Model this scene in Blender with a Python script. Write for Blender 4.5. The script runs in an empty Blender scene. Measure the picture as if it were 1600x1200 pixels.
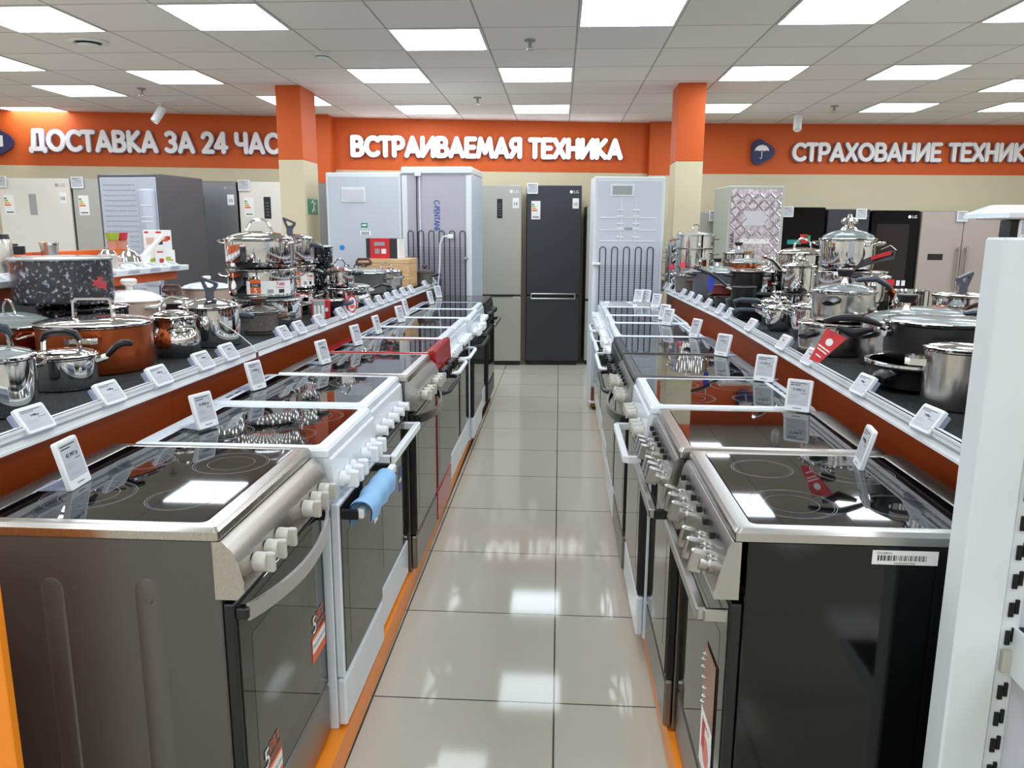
import bpy, math, random
from mathutils import Vector, Matrix
random.seed(11)
S = bpy.context.scene
COL = S.collection
rad = math.radians
# ------------------------------------------------------------------ camera
F_PX, PITCH, YAW, ROLL, CAM_H = 1215.2, .194, .0595, .0051, 1.519
_fw = Vector((-math.sin(YAW)*math.cos(PITCH), math.cos(YAW)*math.cos(PITCH), -math.sin(PITCH)))
_r = Vector((math.cos(YAW), math.sin(YAW), 0)); _u = _r.cross(_fw)
RT = _r*math.cos(ROLL)+_u*math.sin(ROLL); UP = -_r*math.sin(ROLL)+_u*math.cos(ROLL); FW = _fw
cd = bpy.data.cameras.new('camera'); cam = bpy.data.objects.new('camera', cd); COL.objects.link(cam)
cd.sensor_width = 36; cd.lens = 36*F_PX/1600; cd.clip_start = .05; cd.clip_end = 60
cam.matrix_world = Matrix(((RT.x, UP.x, -FW.x, 0), (RT.y, UP.y, -FW.y, 0), (RT.z, UP.z, -FW.z, CAM_H), (0, 0, 0, 1)))
S.camera = cam
S.view_settings.view_transform = 'Standard'; S.view_settings.look = 'None'
S.view_settings.gamma = 1; S.view_settings.use_curve_mapping = False
S.view_settings.exposure = 0.8
PANEL_E = 7.5                       # radiance of the ceiling light panels
w = bpy.data.worlds.new('world'); S.world = w; w.use_nodes = True
w.node_tree.nodes['Background'].inputs[0].default_value = (.8, .85, .9, 1)
w.node_tree.nodes['Background'].inputs[1].default_value = .25
cy = S.cycles
cy.max_bounces = 8; cy.diffuse_bounces = 6; cy.glossy_bounces = 5; cy.transmission_bounces = 4
cy.transparent_max_bounces = 8; cy.caustics_reflective = True; cy.blur_glossy = .6; cy.caustics_refractive = False
cy.sample_clamp_indirect = 4.0; cy.use_denoising = True

def at(px, py, x=None, y=None, z=None):
    """pixel of the 1600x1200 photograph -> point on the plane x=, y= or z="""
    d = RT*(px-800)/F_PX-UP*(py-600)/F_PX+FW
    o = Vector((0, 0, CAM_H))
    for i, v in enumerate((x, y, z)):
        if v is not None: return o+d*((v-o[i])/d[i])

# ------------------------------------------------------------------ materials
def lin(h):
    h = h.lstrip('#')
    return tuple(((int(h[i:i+2], 16)/255+.055)/1.055)**2.4 if int(h[i:i+2], 16) > 10 else int(h[i:i+2], 16)/255/12.92 for i in (0, 2, 4))
MATS = {}
def P(name, col, metal=0, rough=.4, ior=1.5, **kw):
    if name in MATS: return MATS[name]
    m = bpy.data.materials.new(name); m.use_nodes = True; MATS[name] = m
    b = m.node_tree.nodes['Principled BSDF']
    b.inputs['Base Color'].default_value = lin(col)+(1,)
    b.inputs['Metallic'].default_value = metal; b.inputs['Roughness'].default_value = rough; b.inputs['IOR'].default_value = ior
    for k, v in kw.items(): b.inputs[k.replace('_', ' ')].default_value = v
    return m
def N(m, t, **kw):
    n = m.node_tree.nodes.new(t)
    for k, v in kw.items(): setattr(n, k, v)
    return n
def noise_to(m, scale, c0, c1, mapping=None, sock='Base Color', detail=3, f0=.35, f1=.65, coord='Object'):
    """noise-driven colour (or roughness) on a Principled material"""
    T = m.node_tree; b = T.nodes['Principled BSDF']
    tc = N(m, 'ShaderNodeTexCoord'); mp = N(m, 'ShaderNodeMapping'); no = N(m, 'ShaderNodeTexNoise'); cr = N(m, 'ShaderNodeValToRGB')
    if mapping: mp.inputs['Scale'].default_value = mapping
    no.inputs['Scale'].default_value = scale; no.inputs['Detail'].default_value = detail
    cr.color_ramp.elements[0].position = f0; cr.color_ramp.elements[1].position = f1
    a, c = (lin(c0)+(1,), lin(c1)+(1,)) if isinstance(c0, str) else ((c0,)*3+(1,), (c1,)*3+(1,))
    cr.color_ramp.elements[0].color = a; cr.color_ramp.elements[1].color = c
    T.links.new(tc.outputs[coord], mp.inputs['Vector']); T.links.new(mp.outputs[0], no.inputs['Vector'])
    T.links.new(no.outputs['Fac'], cr.inputs[0]); T.links.new(cr.outputs[0], b.inputs[sock])
    return m
def tiles(m, size, mortar, c1, c2, cm, off, bump=0):
    T = m.node_tree; b = T.nodes['Principled BSDF']
    tc = N(m, 'ShaderNodeTexCoord'); mp = N(m, 'ShaderNodeMapping'); br = N(m, 'ShaderNodeTexBrick')
    br.offset = 0; br.squash = 1
    mp.inputs['Location'].default_value = (off[0], off[1], 0)
    for k, v in (('Color1', lin(c1)+(1,)), ('Color2', lin(c2)+(1,)), ('Mortar', lin(cm)+(1,)), ('Scale', 1), ('Mortar Size', mortar), ('Mortar Smooth', .1), ('Brick Width', size), ('Row Height', size)):
        br.inputs[k].default_value = v
    T.links.new(tc.outputs['Object'], mp.inputs['Vector']); T.links.new(mp.outputs[0], br.inputs['Vector'])
    T.links.new(br.outputs['Color'], b.inputs['Base Color'])
    if bump:
        bp = N(m, 'ShaderNodeBump'); bp.inputs['Strength'].default_value = bump; bp.inputs['Distance'].default_value = .004; bp.invert = True
        T.links.new(br.outputs['Fac'], bp.inputs['Height']); T.links.new(bp.outputs[0], b.inputs['Normal'])
    return m
def glow(name, col, e):
    m = P(name, col, 0, .6); b = m.node_tree.nodes['Principled BSDF']
    b.inputs['Emission Color'].default_value = lin(col)+(1,); b.inputs['Emission Strength'].default_value = e
    return m
FLOOR_M = tiles(P('porcelain floor tiles', 'b8b4a4', 0, .065, 1.26), .6, .0032, 'b7b3a3', 'bab6a7', '4c4a44', (.6-.0055, .6*4-2.306))
CEIL_M = tiles(P('mineral ceiling tiles', 'e6e3e0', 0, .9), .6, .007, 'e8e5e2', 'eeebe8', 'b5aeab', (.6-.0872, 6-5.174), .5)
ORANGE = P('orange wall paint', 'cf5811', 0, .6); CREAM = P('cream wall paint', 'd0c6a6', 0, .65)
WALLW = P('white bounce paint', 'ecebe6', 0, .7)  # for the unseen walls, made white to bounce more light
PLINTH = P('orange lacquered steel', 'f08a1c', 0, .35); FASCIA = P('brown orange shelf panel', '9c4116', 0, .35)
WHITE = P('white enamel', 'dde3e8', 0, .18); WPLAST = P('white plastic', 'e4e7e8', 0, .35); WSTEEL = P('white powder coated steel', 'd3d8d9', 0, .4)
OFFW = P('warm grey plastic', 'b9b6ad', .1, .35)
STEEL = noise_to(P('brushed stainless steel', 'b9b4ac', 1, .28), 9, .268, .28, (200, 200, 8), 'Roughness')
STEELD = noise_to(P('satin grey steel', '8f8b86', 1, .33), 9, .3, .36, (2, 2, 90), 'Roughness')
CHROME = P('polished steel', 'd9d8d6', 1, .05); CHROMEB = P('brushed pot steel', 'c6c2bb', 1, .2)
SATIN = P('satin aluminium', 'b5b3af', 1, .3)
GREYSIDE = P('grey painted side panel', '5e5c5a', .5, .4)
BLACK = P('black plastic', '121214', 0, .35); BLACKG = P('black gloss enamel', '060607', 0, .07, 1.5); DARK = P('dark gap', '050505', 0, .6)
GLASSB = P('black ceramic glass', '08080a', 0, .03, 1.62); DOORG = P('dark oven door glass', '14140f', 0, .025, 1.75)
DOORW = P('oven window glass', '35342c', 0, .03, 1.75)
RING = P('printed burner ring', '6a6a6c', 0, .3); RED = P('red enamel', 'a4161e', 0, .15); REDP = P('red print', 'c8232a', 0, .4)
COPPER = P('copper', 'b0613c', 1, .2); COPPERB = P('copper brown coating', 'a8532b', .75, .26)
GRANITE = noise_to(P('brown grey stone coating', '5d5751', 0, .5), 260, '4a443f', '7d7670'); GRANG = noise_to(P('grey stone coating', '5b5a59', 0, .5), 260, '454443', '75736f')
NONST = P('black non-stick', '0e0e10', 0, .33); DGREY = P('dark blue grey handle', '3f444f', 0, .4); BROWNH = P('brown bakelite', '5a3a30', 0, .4)
GREYPOT = P('slate grey coating', '4b4e56', 0, .4); CERAM = P('white ceramic', 'efece6', 0, .15); BEIGEP = P('pale pink ceramic', 'd8b9a6', 0, .25)
CARPET = noise_to(P('black granular shelf liner', '17181a', 0, .9), 170, '040506', '3a3d40', f0=.5, f1=.72)
GLIDS = P('lid glass', 'aebbb6', 0, .03, 1.5, Alpha=.38)
CLEAR = P('clear plastic', 'c3cbe6', 0, .08, 1.45, Alpha=.42); SCREEN = P('e-paper screen', 'b9bcc1', 0, .3); INK = P('dark ink', '2a2a2e', 0, .5)
RAILM = P('white price rail', 'dfe2e2', 0, .3); PAPER = P('white paper', 'e9e9e6', 0, .5)
PANEL = glow('light panel diffuser', 'eaf4ff', PANEL_E); SIGNW = glow('lit white sign acrylic', 'ffffff', 1.6); SIGNG = P('white sign acrylic', 'f2f0ef', 0, .4)
SIGNB = P('sign edge violet', '8d88a6', 0, .4)
NAVY = P('navy sign plate', '25295a', 0, .4); GREEN = P('green exit sign', '1f8f66', 0, .4); BLUE = P('blue print', '2b4fa0', 0, .4)
FOIL = P('aluminium foil back', 'c9c9d0', .6, .42); BACKW = P('white fridge back', 'bcc3cb', 0, .45); BACKG = P('lavender grey fridge back', 'aaa6b0', 0, .4)
WIRE = P('black condenser wire', '1b1b1d', 0, .4)
FR_W = P('white glass fridge door', 'dcd9cf', 0, .08); FR_S = P('silver fridge steel', 'aeada6', .45, .4); FR_G = P('grey fridge steel', '85878a', .7, .36)
FR_K = P('graphite fridge door', '3b3d43', .4, .3); FR_B = P('black fridge gloss', '09090a', 0, .1, 1.28); FR_P = P('champagne fridge steel', 'b0a49d', .35, .4)
FR_SIDE = P('dark grey fridge side', '58575a', .2, .45); GREYL = P('light grey plastic', '9a9b9c', 0, .4)
WOODBOX = noise_to(P('plain wooden crate', 'cfa878', 0, .6), 6, 'c39a69', 'dcb98b', (1, 1, 12)); YEL = P('yellow green print', 'a7b52d', 0, .4); ORP = P('orange print', 'e0602a', 0, .4)
GREENP = P('green plastic', '9cae2e', 0, .3); REDC = P('red plastic cup', 'c92333', 0, .3); BLUET = P('blue paper tag', '2b3fae', 0, .4); LBLUE = P('pale blue cloth', '8ab6dc', 0, .8)
ENAM = noise_to(P('black enamel with white flowers', '111216', 0, .12), 60, '0d0e12', 'a9aeb8', detail=5, f0=.56, f1=.66)
FOILX = noise_to(P('embossed foil', 'b3aab2', .75, .3), 30, 'a89fa8', 'd8d4da')

# ------------------------------------------------------------------ mesh builder
def lerp(a, b, t): return a+(b-a)*t
_TXT = {}
def text_geo(s, bold=0, res=3):
    k = (s, bold, res)
    if k not in _TXT:
        c = bpy.data.curves.new('t', 'FONT'); c.body = s; c.size = 1;  c.resolution_u = res; c.fill_mode = 'FRONT'
        o = bpy.data.objects.new('t', c); COL.objects.link(o)
        me = bpy.data.meshes.new_from_object(o.evaluated_get(bpy.context.evaluated_depsgraph_get()))
        _TXT[k] = ([v.co.copy() for v in me.vertices], [tuple(p.vertices) for p in me.polygons])
        bpy.data.objects.remove(o); bpy.data.meshes.remove(me); bpy.data.curves.remove(c)
    return _TXT[k]
class MB:
    def __init__(s): s.v, s.f, s.fm, s.mats, s.M = [], [], [], [], Matrix()
    def add(s, vs, fs, m):
        if m not in s.mats: s.mats.append(m)
        k = s.mats.index(m); b = len(s.v)
        s.v += [s.M @ Vector(v) for v in vs]; s.f += [tuple(b+i for i in f) for f in fs]; s.fm += [k]*len(fs)
    def box(s, x0, x1, y0, y1, z0, z1, m, b=0):
        if b <= 0:
            vs = [(x, y, z) for z in (z0, z1) for y in (y0, y1) for x in (x0, x1)]
            s.add(vs, [(0, 2, 3, 1), (4, 5, 7, 6), (0, 1, 5, 4), (2, 6, 7, 3), (0, 4, 6, 2), (1, 3, 7, 5)], m); return
        b = min(b, (x1-x0)*.49, (y1-y0)*.49, (z1-z0)*.49)
        lo, hi = (x0, y0, z0), (x1, y1, z1); vs, ix = [], {}
        for c in range(8):
            sg = [(c >> i) & 1 for i in range(3)]
            for a in range(3):
                ix[(c, a)] = len(vs)
                vs.append(tuple((hi[i] if sg[i] else lo[i]) if i == a else ((hi[i]-b) if sg[i] else (lo[i]+b)) for i in range(3)))
        fs = []
        for a in range(3):
            o = [i for i in range(3) if i != a]
            for sd in (0, 1):
                cs = [(sd << a) | (p << o[0]) | (q << o[1]) for p, q in ((0, 0), (1, 0), (1, 1), (0, 1))]
                fs.append(tuple(ix[(c, a)] for c in cs))
            for p in (0, 1):
                for q in (0, 1):
                    c0 = (p << o[0]) | (q << o[1]); c1 = c0 | (1 << a)
                    fs.append((ix[(c0, o[0])], ix[(c1, o[0])], ix[(c1, o[1])], ix[(c0, o[1])]))
        for c in range(8): fs.append(tuple(ix[(c, a)] for a in range(3)))
        s.add(vs, fs, m)
    def lathe(s, prof, m, n=28, c=(0, 0, 0), a0=0, a1=2*math.pi):
        full = abs(a1-a0-2*math.pi) < 1e-6; k = n if full else n+1; vs, fs = [], []
        for r, z in prof:
            for i in range(k):
                a = lerp(a0, a1, i/n); vs.append((c[0]+r*math.cos(a), c[1]+r*math.sin(a), c[2]+z))
        for j in range(len(prof)-1):
            for i in range(n):
                p, q = j*k+i, j*k+(i+1) % k
                fs.append((p, q, q+k, p+k))
        s.add(vs, fs, m)
    def disc(s, r, z, m, n=28, c=(0, 0), up=True):
        s.add([(c[0]+r*math.cos(2*math.pi*i/n), c[1]+r*math.sin(2*math.pi*i/n), z) for i in range(n)], [tuple(range(n)) if up else tuple(reversed(range(n)))], m)
    def ring(s, r0, r1, z, m, c=(0, 0), n=40):
        s.lathe([(r0, z), (r1, z)], m, n, (c[0], c[1], 0))
    def tube(s, pts, r, m, n=8, closed=False, flat=None, up=None):
        pts = [Vector(p) for p in pts]; k = len(pts); vs, fs = [], []
        rr = r if isinstance(r, (list, tuple)) else [r]*k; nrm = None
        for i, p in enumerate(pts):
            if closed: t = pts[(i+1) % k]-pts[i-1]
            else: t = pts[min(i+1, k-1)]-pts[max(i-1, 0)]
            t.normalize()
            if up is not None: nn = Vector(up)-t*t.dot(Vector(up))
            elif nrm is None: nn = Vector((0, 0, 1)) if abs(t.z) < .9 else Vector((1, 0, 0)); nn = nn-t*t.dot(nn)
            else: nn = nrm-t*t.dot(nrm)
            nn.normalize(); nrm = nn; bb = t.cross(nn)
            for j in range(n):
                a = 2*math.pi*j/n+math.pi/n; q = (flat or (1, 1))
                vs.append(p+nn*math.cos(a)*rr[i]*q[0]+bb*math.sin(a)*rr[i]*q[1])
        for i in range(k if closed else k-1):
            for j in range(n):
                fs.append((i*n+j, i*n+(j+1) % n, ((i+1) % k)*n+(j+1) % n, ((i+1) % k)*n+j))
        if not closed: fs += [tuple(reversed(range(n))), tuple((k-1)*n+j for j in range(n))]
        s.add(vs, fs, m)
    def prism(s, poly, a0, a1, m, axis=0):
        """polygon in the two other axes (in order) pulled along axis"""
        def pt(p, a):
            q = list(p); q.insert(axis, a); return tuple(q)
        k = len(poly)
        s.add([pt(p, a0) for p in poly]+[pt(p, a1) for p in poly],
              [(i, (i+1) % k, k+(i+1) % k, k+i) for i in range(k)]+[tuple(reversed(range(k))), tuple(range(k, 2*k))], m)
    def rloft(s, loops, m, n=4, cap0=False, cap1=True):
        """stack of rounded rectangles (x0,x1,y0,y1,z,r)"""
        vs, fs = [], []; k = 4*(n+1)
        for x0, x1, y0, y1, z, r in loops:
            for cx, cy_, a in ((x1-r, y1-r, 0), (x0+r, y1-r, 90), (x0+r, y0+r, 180), (x1-r, y0+r, 270)):
                for i in range(n+1):
                    t = rad(a+90*i/n); vs.append((cx+r*math.cos(t), cy_+r*math.sin(t), z))
        for j in range(len(loops)-1):
            for i in range(k): fs.append((j*k+i, j*k+(i+1) % k, (j+1)*k+(i+1) % k, (j+1)*k+i))
        if cap0: fs.append(tuple(reversed(range(k))))
        if cap1: fs.append(tuple((len(loops)-1)*k+i for i in range(k)))
        s.add(vs, fs, m)
    def quad(s, a, b, c, d, m): s.add([a, b, c, d], [(0, 1, 2, 3)], m)
    def text(s, t, o, xd, yd, size, m, bold=0, depth=0, center=True, fit=None, bend=None, res=3):
        """writing on the plane through o with x and y directions; fit = width"""
        vs, fs = text_geo(t, bold, res)
        if not vs: return
        if bold:
            for q in range(1, 4): s.text(t, Vector(o)+Vector(xd).normalized()*(bold*size*.45*(q-1.5))+Vector(yd).normalized()*(bold*size*.2*((q % 2)-.5))+Vector(xd).cross(Vector(yd)).normalized()*(.00015*q), xd, yd, size, m, 0, depth, center, fit, bend if not bend else (lambda x, y, h_, B=bend, e=bold*size*.45*(q-1.5), k_=.00015*q: B(x+e, y, h_+k_)), res)
        xa, xb = min(v.x for v in vs), max(v.x for v in vs)
        kx = fit/(xb-xa) if fit else size
        xd, yd, o = Vector(xd).normalized(), Vector(yd).normalized(), Vector(o); nd = xd.cross(yd)
        off = (xa+xb)/2 if center else xa
        mk = (lambda v, h: bend((v.x-off)*kx, v.y*size, h)) if bend else (lambda v, h: o+xd*((v.x-off)*kx)+yd*(v.y*size)+nd*h)
        if depth == 0: s.add([mk(v, 0) for v in vs], fs, m); return
        s.add([mk(v, depth) for v in vs], fs, m)
        ed = {}
        for f in fs:
            for i in range(len(f)):
                e = (f[i], f[(i+1) % len(f)]); ed[e] = ed.get(e, 0)+1
        k = len(vs)
        s.add([mk(v, depth) for v in vs]+[mk(v, 0) for v in vs], [(a, a+k, b+k, b) for a, b in ed if (b, a) not in ed], m)
    def build(s, name, parent=None, loc=None, rot=None, label=None, sharp=32):
        me = bpy.data.meshes.new(name); me.from_pydata(s.v, [], s.f)
        for m in s.mats: me.materials.append(m)
        me.polygons.foreach_set('material_index', s.fm); me.polygons.foreach_set('use_smooth', [True]*len(s.f))
        me.update(); me.set_sharp_from_angle(angle=rad(sharp))
        o = bpy.data.objects.new(name, me); COL.objects.link(o)
        if parent is not None: o.parent = parent
        if loc is not None: o.location = loc
        if rot is not None: o.rotation_euler = rot
        if label: o['label'] = label
        return o
def tag(o, label, cat, group=None):
    o['label'] = label; o['category'] = cat
    if group: o['group'] = group
    return o
def thing(name, label, cat, loc=(0, 0, 0), rz=0, group=None):
    o = bpy.data.objects.new(name, None); COL.objects.link(o); o.location = loc; o.rotation_euler = (0, 0, rz); o.empty_display_size = .1
    return tag(o, label, cat, group)
def struct(name, mb): o = mb.build(name); o['kind'] = 'structure'; return o
def kid(o, parent, loc=None, rot=None):
    c = o.copy(); COL.objects.link(c); c.parent = parent
    if loc is not None: c.location = loc
    if rot is not None: c.rotation_euler = rot
    return c
def dup(root, loc, rz, label=None, group=None):
    r = root.copy(); COL.objects.link(r); r.location = loc; r.rotation_euler = (0, 0, rz)
    if label: r['label'] = label
    if group: r['group'] = group
    for ch in list(root.children):
        c = ch.copy(); COL.objects.link(c); c.parent = r
        for g in list(ch.children): d = g.copy(); COL.objects.link(d); d.parent = c
    return r
ORD = 'first second third fourth fifth sixth seventh eighth ninth tenth eleventh twelfth thirteenth fourteenth fifteenth sixteenth seventeenth eighteenth nineteenth twentieth'.split()

# ------------------------------------------------------------------ room shell
CZ = 2.766
b = MB(); b.quad((-11, -11, 0), (11, -11, 0), (11, 12, 0), (-11, 12, 0), FLOOR_M); struct('floor', b)
b = MB(); b.quad((-11, -11, CZ), (-11, 12, CZ), (11, 12, CZ), (11, -11, CZ), CEIL_M); struct('ceiling', b)
def wall(name, a, c, band, t=.12, low=CREAM):
    """plastered wall from a to c (plan points, seen side to the walker's right), cream below, orange above"""
    a, c = Vector(a+(0,)), Vector(c+(0,)); n = (c-a).normalized(); q = Vector((-n.y, n.x, 0))*t
    b = MB()
    for z0, z1, m in ((0, band, low), (band, CZ, ORANGE)):
        p = [a, c, c+q, a+q]
        b.add([v+Vector((0, 0, z)) for z in (z0, z1) for v in p], [(3, 2, 1, 0), (4, 5, 6, 7)]+[(i, (i+1) % 4, 4+(i+1) % 4, 4+i) for i in range(4)], m)
    return struct(name, b)
WL0, WL1, WC1, WR1 = (-10.5, 7.54), (-2.6, 9.02), (1.25, 9.60), (10.5, 10.15)
BAND = 2.195
wall('wall_back_left', WL0, WL1, BAND); wall('wall_back', WL1, WC1, BAND); wall('wall_back_right', WC1, WR1, BAND)
wall('wall_left', (-10.4, -10.4), (-10.4, 7.6), BAND, .12, WALLW); wall('wall_right', (10.4, 10.2), (10.4, -10.4), BAND, .12, WALLW); wall('wall_front', (10.4, -10.4), (-10.4, -10.4), BAND, .12, WALLW)
def wall_y(x):
    for a, c in ((WL0, WL1), (WL1, WC1), (WC1, WR1)):
        if x <= c[0]: return lerp(a[1], c[1], (x-a[0])/(c[0]-a[0]))
def pillar(name, x0, x1, y0, y1, band, low=CREAM):
    b = MB(); b.box(x0, x1, y0, y1, 0, band, low, .004); b.box(x0, x1, y0, y1, band, CZ, ORANGE, .004); return struct(name, b)
pillar('column_left', -2.52, -2.295, 7.06, 7.48, 2.135); pillar('column_right', .99, 1.225, 7.06, 7.42, 2.12)
pillar('pilaster_left', -2.86, -2.56, 8.80, 9.15, BAND-.19, ORANGE); pillar('pilaster_right', 1.02, 1.27, 9.45, 9.75, BAND-.03)
# baseboard-like shadow gap is absent in the shop: walls stand behind the fridges

# ------------------------------------------------------------------ ceiling lights
CX, CY = .0872, 5.174
b = MB(); b.rloft([(-.297, .297, -.297, .297, 0, .002), (-.297, .297, -.297, .297, -.006, .002), (-.282, .282, -.282, .282, -.006, .002)], WSTEEL, 1, False, False)
fr0 = b; LIGHT0 = thing('ceiling_light', 'square ceiling light panel', 'ceiling light', (0, 0, CZ))
fr0.build('frame', LIGHT0)
b = MB(); b.quad((-.282, .282, -.004), (.282, .282, -.004), (.282, -.282, -.004), (-.282, -.282, -.004), PANEL); b.build('diffuser', LIGHT0)
seen = [(-10, 5), (-5, 4), (-3, 5), (-1, 5), (2, 5), (5, 5), (7, 5), (-8, 3), (6, 3), (-6, 2), (-3, 2), (-1, 2), (2, 2), (4, 2), (-8, 1), (-2, 0), (-6, -1), (-4, -1), (0, -1), (2, -1), (4, -1)]
rest = [(i, j) for j in (-3, -6, -9, -12, -15, -18, -22, -26) for i in range(-16, 17, 3)]+[(8, 1), (9, 4), (10, -1), (-10, -1), (-12, 2), (12, 2)]
rown = {5: 'row next to the sign wall', 4: 'row next to the sign wall', 3: 'second row from the sign wall', 2: 'second row from the sign wall', 1: 'third row from the sign wall', 0: 'third row from the sign wall', -1: 'fourth row from the sign wall'}
cnt = {}; first = True
for i, j in seen+rest:
    if j in rown and (i, j) in seen:
        k = cnt[rown[j]] = cnt.get(rown[j], 0)+1
        lab = f'square lit ceiling panel, {ORD[k-1]} from the left in the {rown[j]}'; g = 'lit ceiling panels'
    else: lab, g = 'square lit ceiling panel outside the view', 'ceiling panels over the rest of the hall'
    loc = (CX+.6*(i+.5), CY+.6*(j+.5), CZ)
    if first: LIGHT0.location = loc; LIGHT0['label'] = lab; LIGHT0['group'] = g; first = False
    else: dup(LIGHT0, loc, 0, lab, g)
# small ceiling fittings
def sprinkler(px, py, lab):
    p = at(px, py, z=CZ); t = thing('sprinkler', lab, 'sprinkler', p, 0, 'ceiling sprinklers')
    b = MB(); b.lathe([(0, -.001), (.04, -.001), (.034, -.012), (.012, -.014), (.012, -.05), (0, -.05)], GREYL, 16); b.build('body', t)
    b = MB(); b.lathe([(0, -.062), (.026, -.062), (.026, -.066), (0, -.066)], SATIN, 14); b.tube([(.016, 0, -.045), (.02, 0, -.055), (.004, 0, -.064)], .003, SATIN, 5); b.tube([(-.016, 0, -.045), (-.02, 0, -.055), (-.004, 0, -.064)], .003, SATIN, 5); b.build('deflector', t)
for px, py, l in ((828, 62, 'small sprinkler in the tile between the two brightest aisle panels'), (746, 152, 'small sprinkler above the middle sign'), (221, 138, 'small sprinkler above the delivery sign'), (1304, 165, 'small sprinkler above the insurance sign')): sprinkler(px, py, l)
p = at(138, 64, z=CZ); t = thing('air_vent', 'round white ceiling air vent with dark ring slot', 'air vent', p)
b = MB(); b.lathe([(.13, 0), (.13, -.008), (.1, -.018), (.085, -.01)], WPLAST, 32); b.build('rim', t)
b = MB(); b.lathe([(.085, -.008), (0, -.006)], DARK, 32); b.build('duct', t)
b = MB(); b.lathe([(0, -.02), (.07, -.024), (.075, -.028), (.06, -.034), (0, -.038)], WPLAST, 32); b.build('disc', t)
p = at(503, 82, z=CZ); t = thing('smoke_detector', 'round white smoke detector on the ceiling', 'smoke detector', p)
b = MB(); b.lathe([(.055, 0), (.055, -.022), (.05, -.026)], WPLAST, 24); b.build('base', t)
b = MB(); b.lathe([(.046, -.024), (.046, -.038), (.036, -.05), (0, -.052)], WPLAST, 24); b.lathe([(.047, -.029), (.047, -.034)], DARK, 24); b.build('sensor_head', t)
for px, py, rz, lab in ((250, 160, -20, 'white cylindrical spotlight above the delivery sign'), (1246, 174, 15, 'white cylindrical spotlight above the umbrella emblem')):
    p = at(px, py, z=CZ); t = thing('spotlight', lab, 'spotlight', p, rad(rz), 'ceiling spotlights')
    b = MB(); b.box(-.05, .05, -.018, .018, -.02, 0, WPLAST, .004); b.tube([(0, 0, -.02), (0, 0, -.06)], .009, WPLAST, 8); b.build('mount', t)
    b = MB(); b.lathe([(0, .07), (.035, .07), (.042, .06), (.042, -.09), (.036, -.1), (.03, -.092), (0, -.09)], WPLAST, 20); b.build('head', t, (0, -.02, -.11), (rad(-28), rad(18), 0))

# ------------------------------------------------------------------ wall signs
def onwall(px, py, off=.0):
    lo, hi = 7., 11.
    for _ in range(40):
        m = (lo+hi)/2; q = at(px, py, y=m)
        if m > wall_y(q.x)-off: hi = m
        else: lo = m
    return at(px, py, y=lo)
def arc(cx, cy_, rx, ry, a0, a1, n=14): return [(cx+rx*math.cos(rad(lerp(a0, a1, i/n))), cy_+ry*math.sin(rad(lerp(a0, a1, i/n)))) for i in range(n+1)]
STROKES = {   # letter: (width, strokes) in a cell one unit high
    'Д': (.86, [[(.1, 0), (.1, .1), (.76, .1), (.76, 0)], [(.2, .1), (.3, .95), (.64, .95), (.64, .1)]]), 'О': (.86, [arc(.43, .5, .36, .43, 0, 360, 26)]),
    'С': (.72, [arc(.45, .5, .36, .43, 48, 312, 20)]), 'Т': (.64, [[(.06, .93), (.58, .93)], [(.32, .93), (.32, .06)]]), 'А': (.78, [[(.07, .06), (.39, .94), (.71, .06)], [(.18, .3), (.6, .3)]]),
    'В': (.68, [[(.1, .06), (.1, .94), (.34, .94)], arc(.34, .735, .2, .205, 90, -90), [(.34, .53), (.1, .53)], arc(.36, .295, .24, .235, 90, -90), [(.36, .06), (.1, .06)]]),
    'К': (.66, [[(.1, .06), (.1, .94)], [(.56, .94), (.14, .5), (.58, .06)]]), 'З': (.62, [arc(.27, .72, .22, .22, 140, -80), arc(.27, .29, .25, .23, 85, -140)]),
    '2': (.6, [arc(.29, .7, .22, .24, 165, -20)+[(.4, .45), (.09, .06), (.52, .06)]]), '4': (.64, [[(.44, .06), (.44, .94), (.06, .28), (.58, .28)]]),
    'Ч': (.66, [[(.09, .94), (.09, .62)]+arc(.3, .6, .21, .18, 180, 270)+[(.54, .45)], [(.56, .94), (.56, .06)]]),
    'Р': (.64, [[(.1, .06), (.1, .94), (.34, .94)], arc(.34, .69, .22, .25, 90, -90), [(.34, .44), (.1, .44)]]), 'И': (.76, [[(.1, .94), (.1, .06), (.66, .94), (.66, .06)]]),
    'Е': (.6, [[(.54, .94), (.1, .94), (.1, .06), (.54, .06)], [(.1, .51), (.48, .51)]]), 'М': (.9, [[(.08, .06), (.2, .94), (.45, .25), (.7, .94), (.82, .06)]]),
    'Я': (.66, [[(.56, .06), (.56, .94), (.32, .94)], arc(.32, .7, .22, .24, 90, 270), [(.32, .46), (.56, .46)], [(.34, .46), (.08, .06)]]), 'Х': (.68, [[(.08, .94), (.6, .06)], [(.6, .94), (.08, .06)]]), 'Н': (.72, [[(.1, .06), (.1, .94)], [(.62, .06), (.62, .94)], [(.1, .5), (.62, .5)]])}
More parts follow.
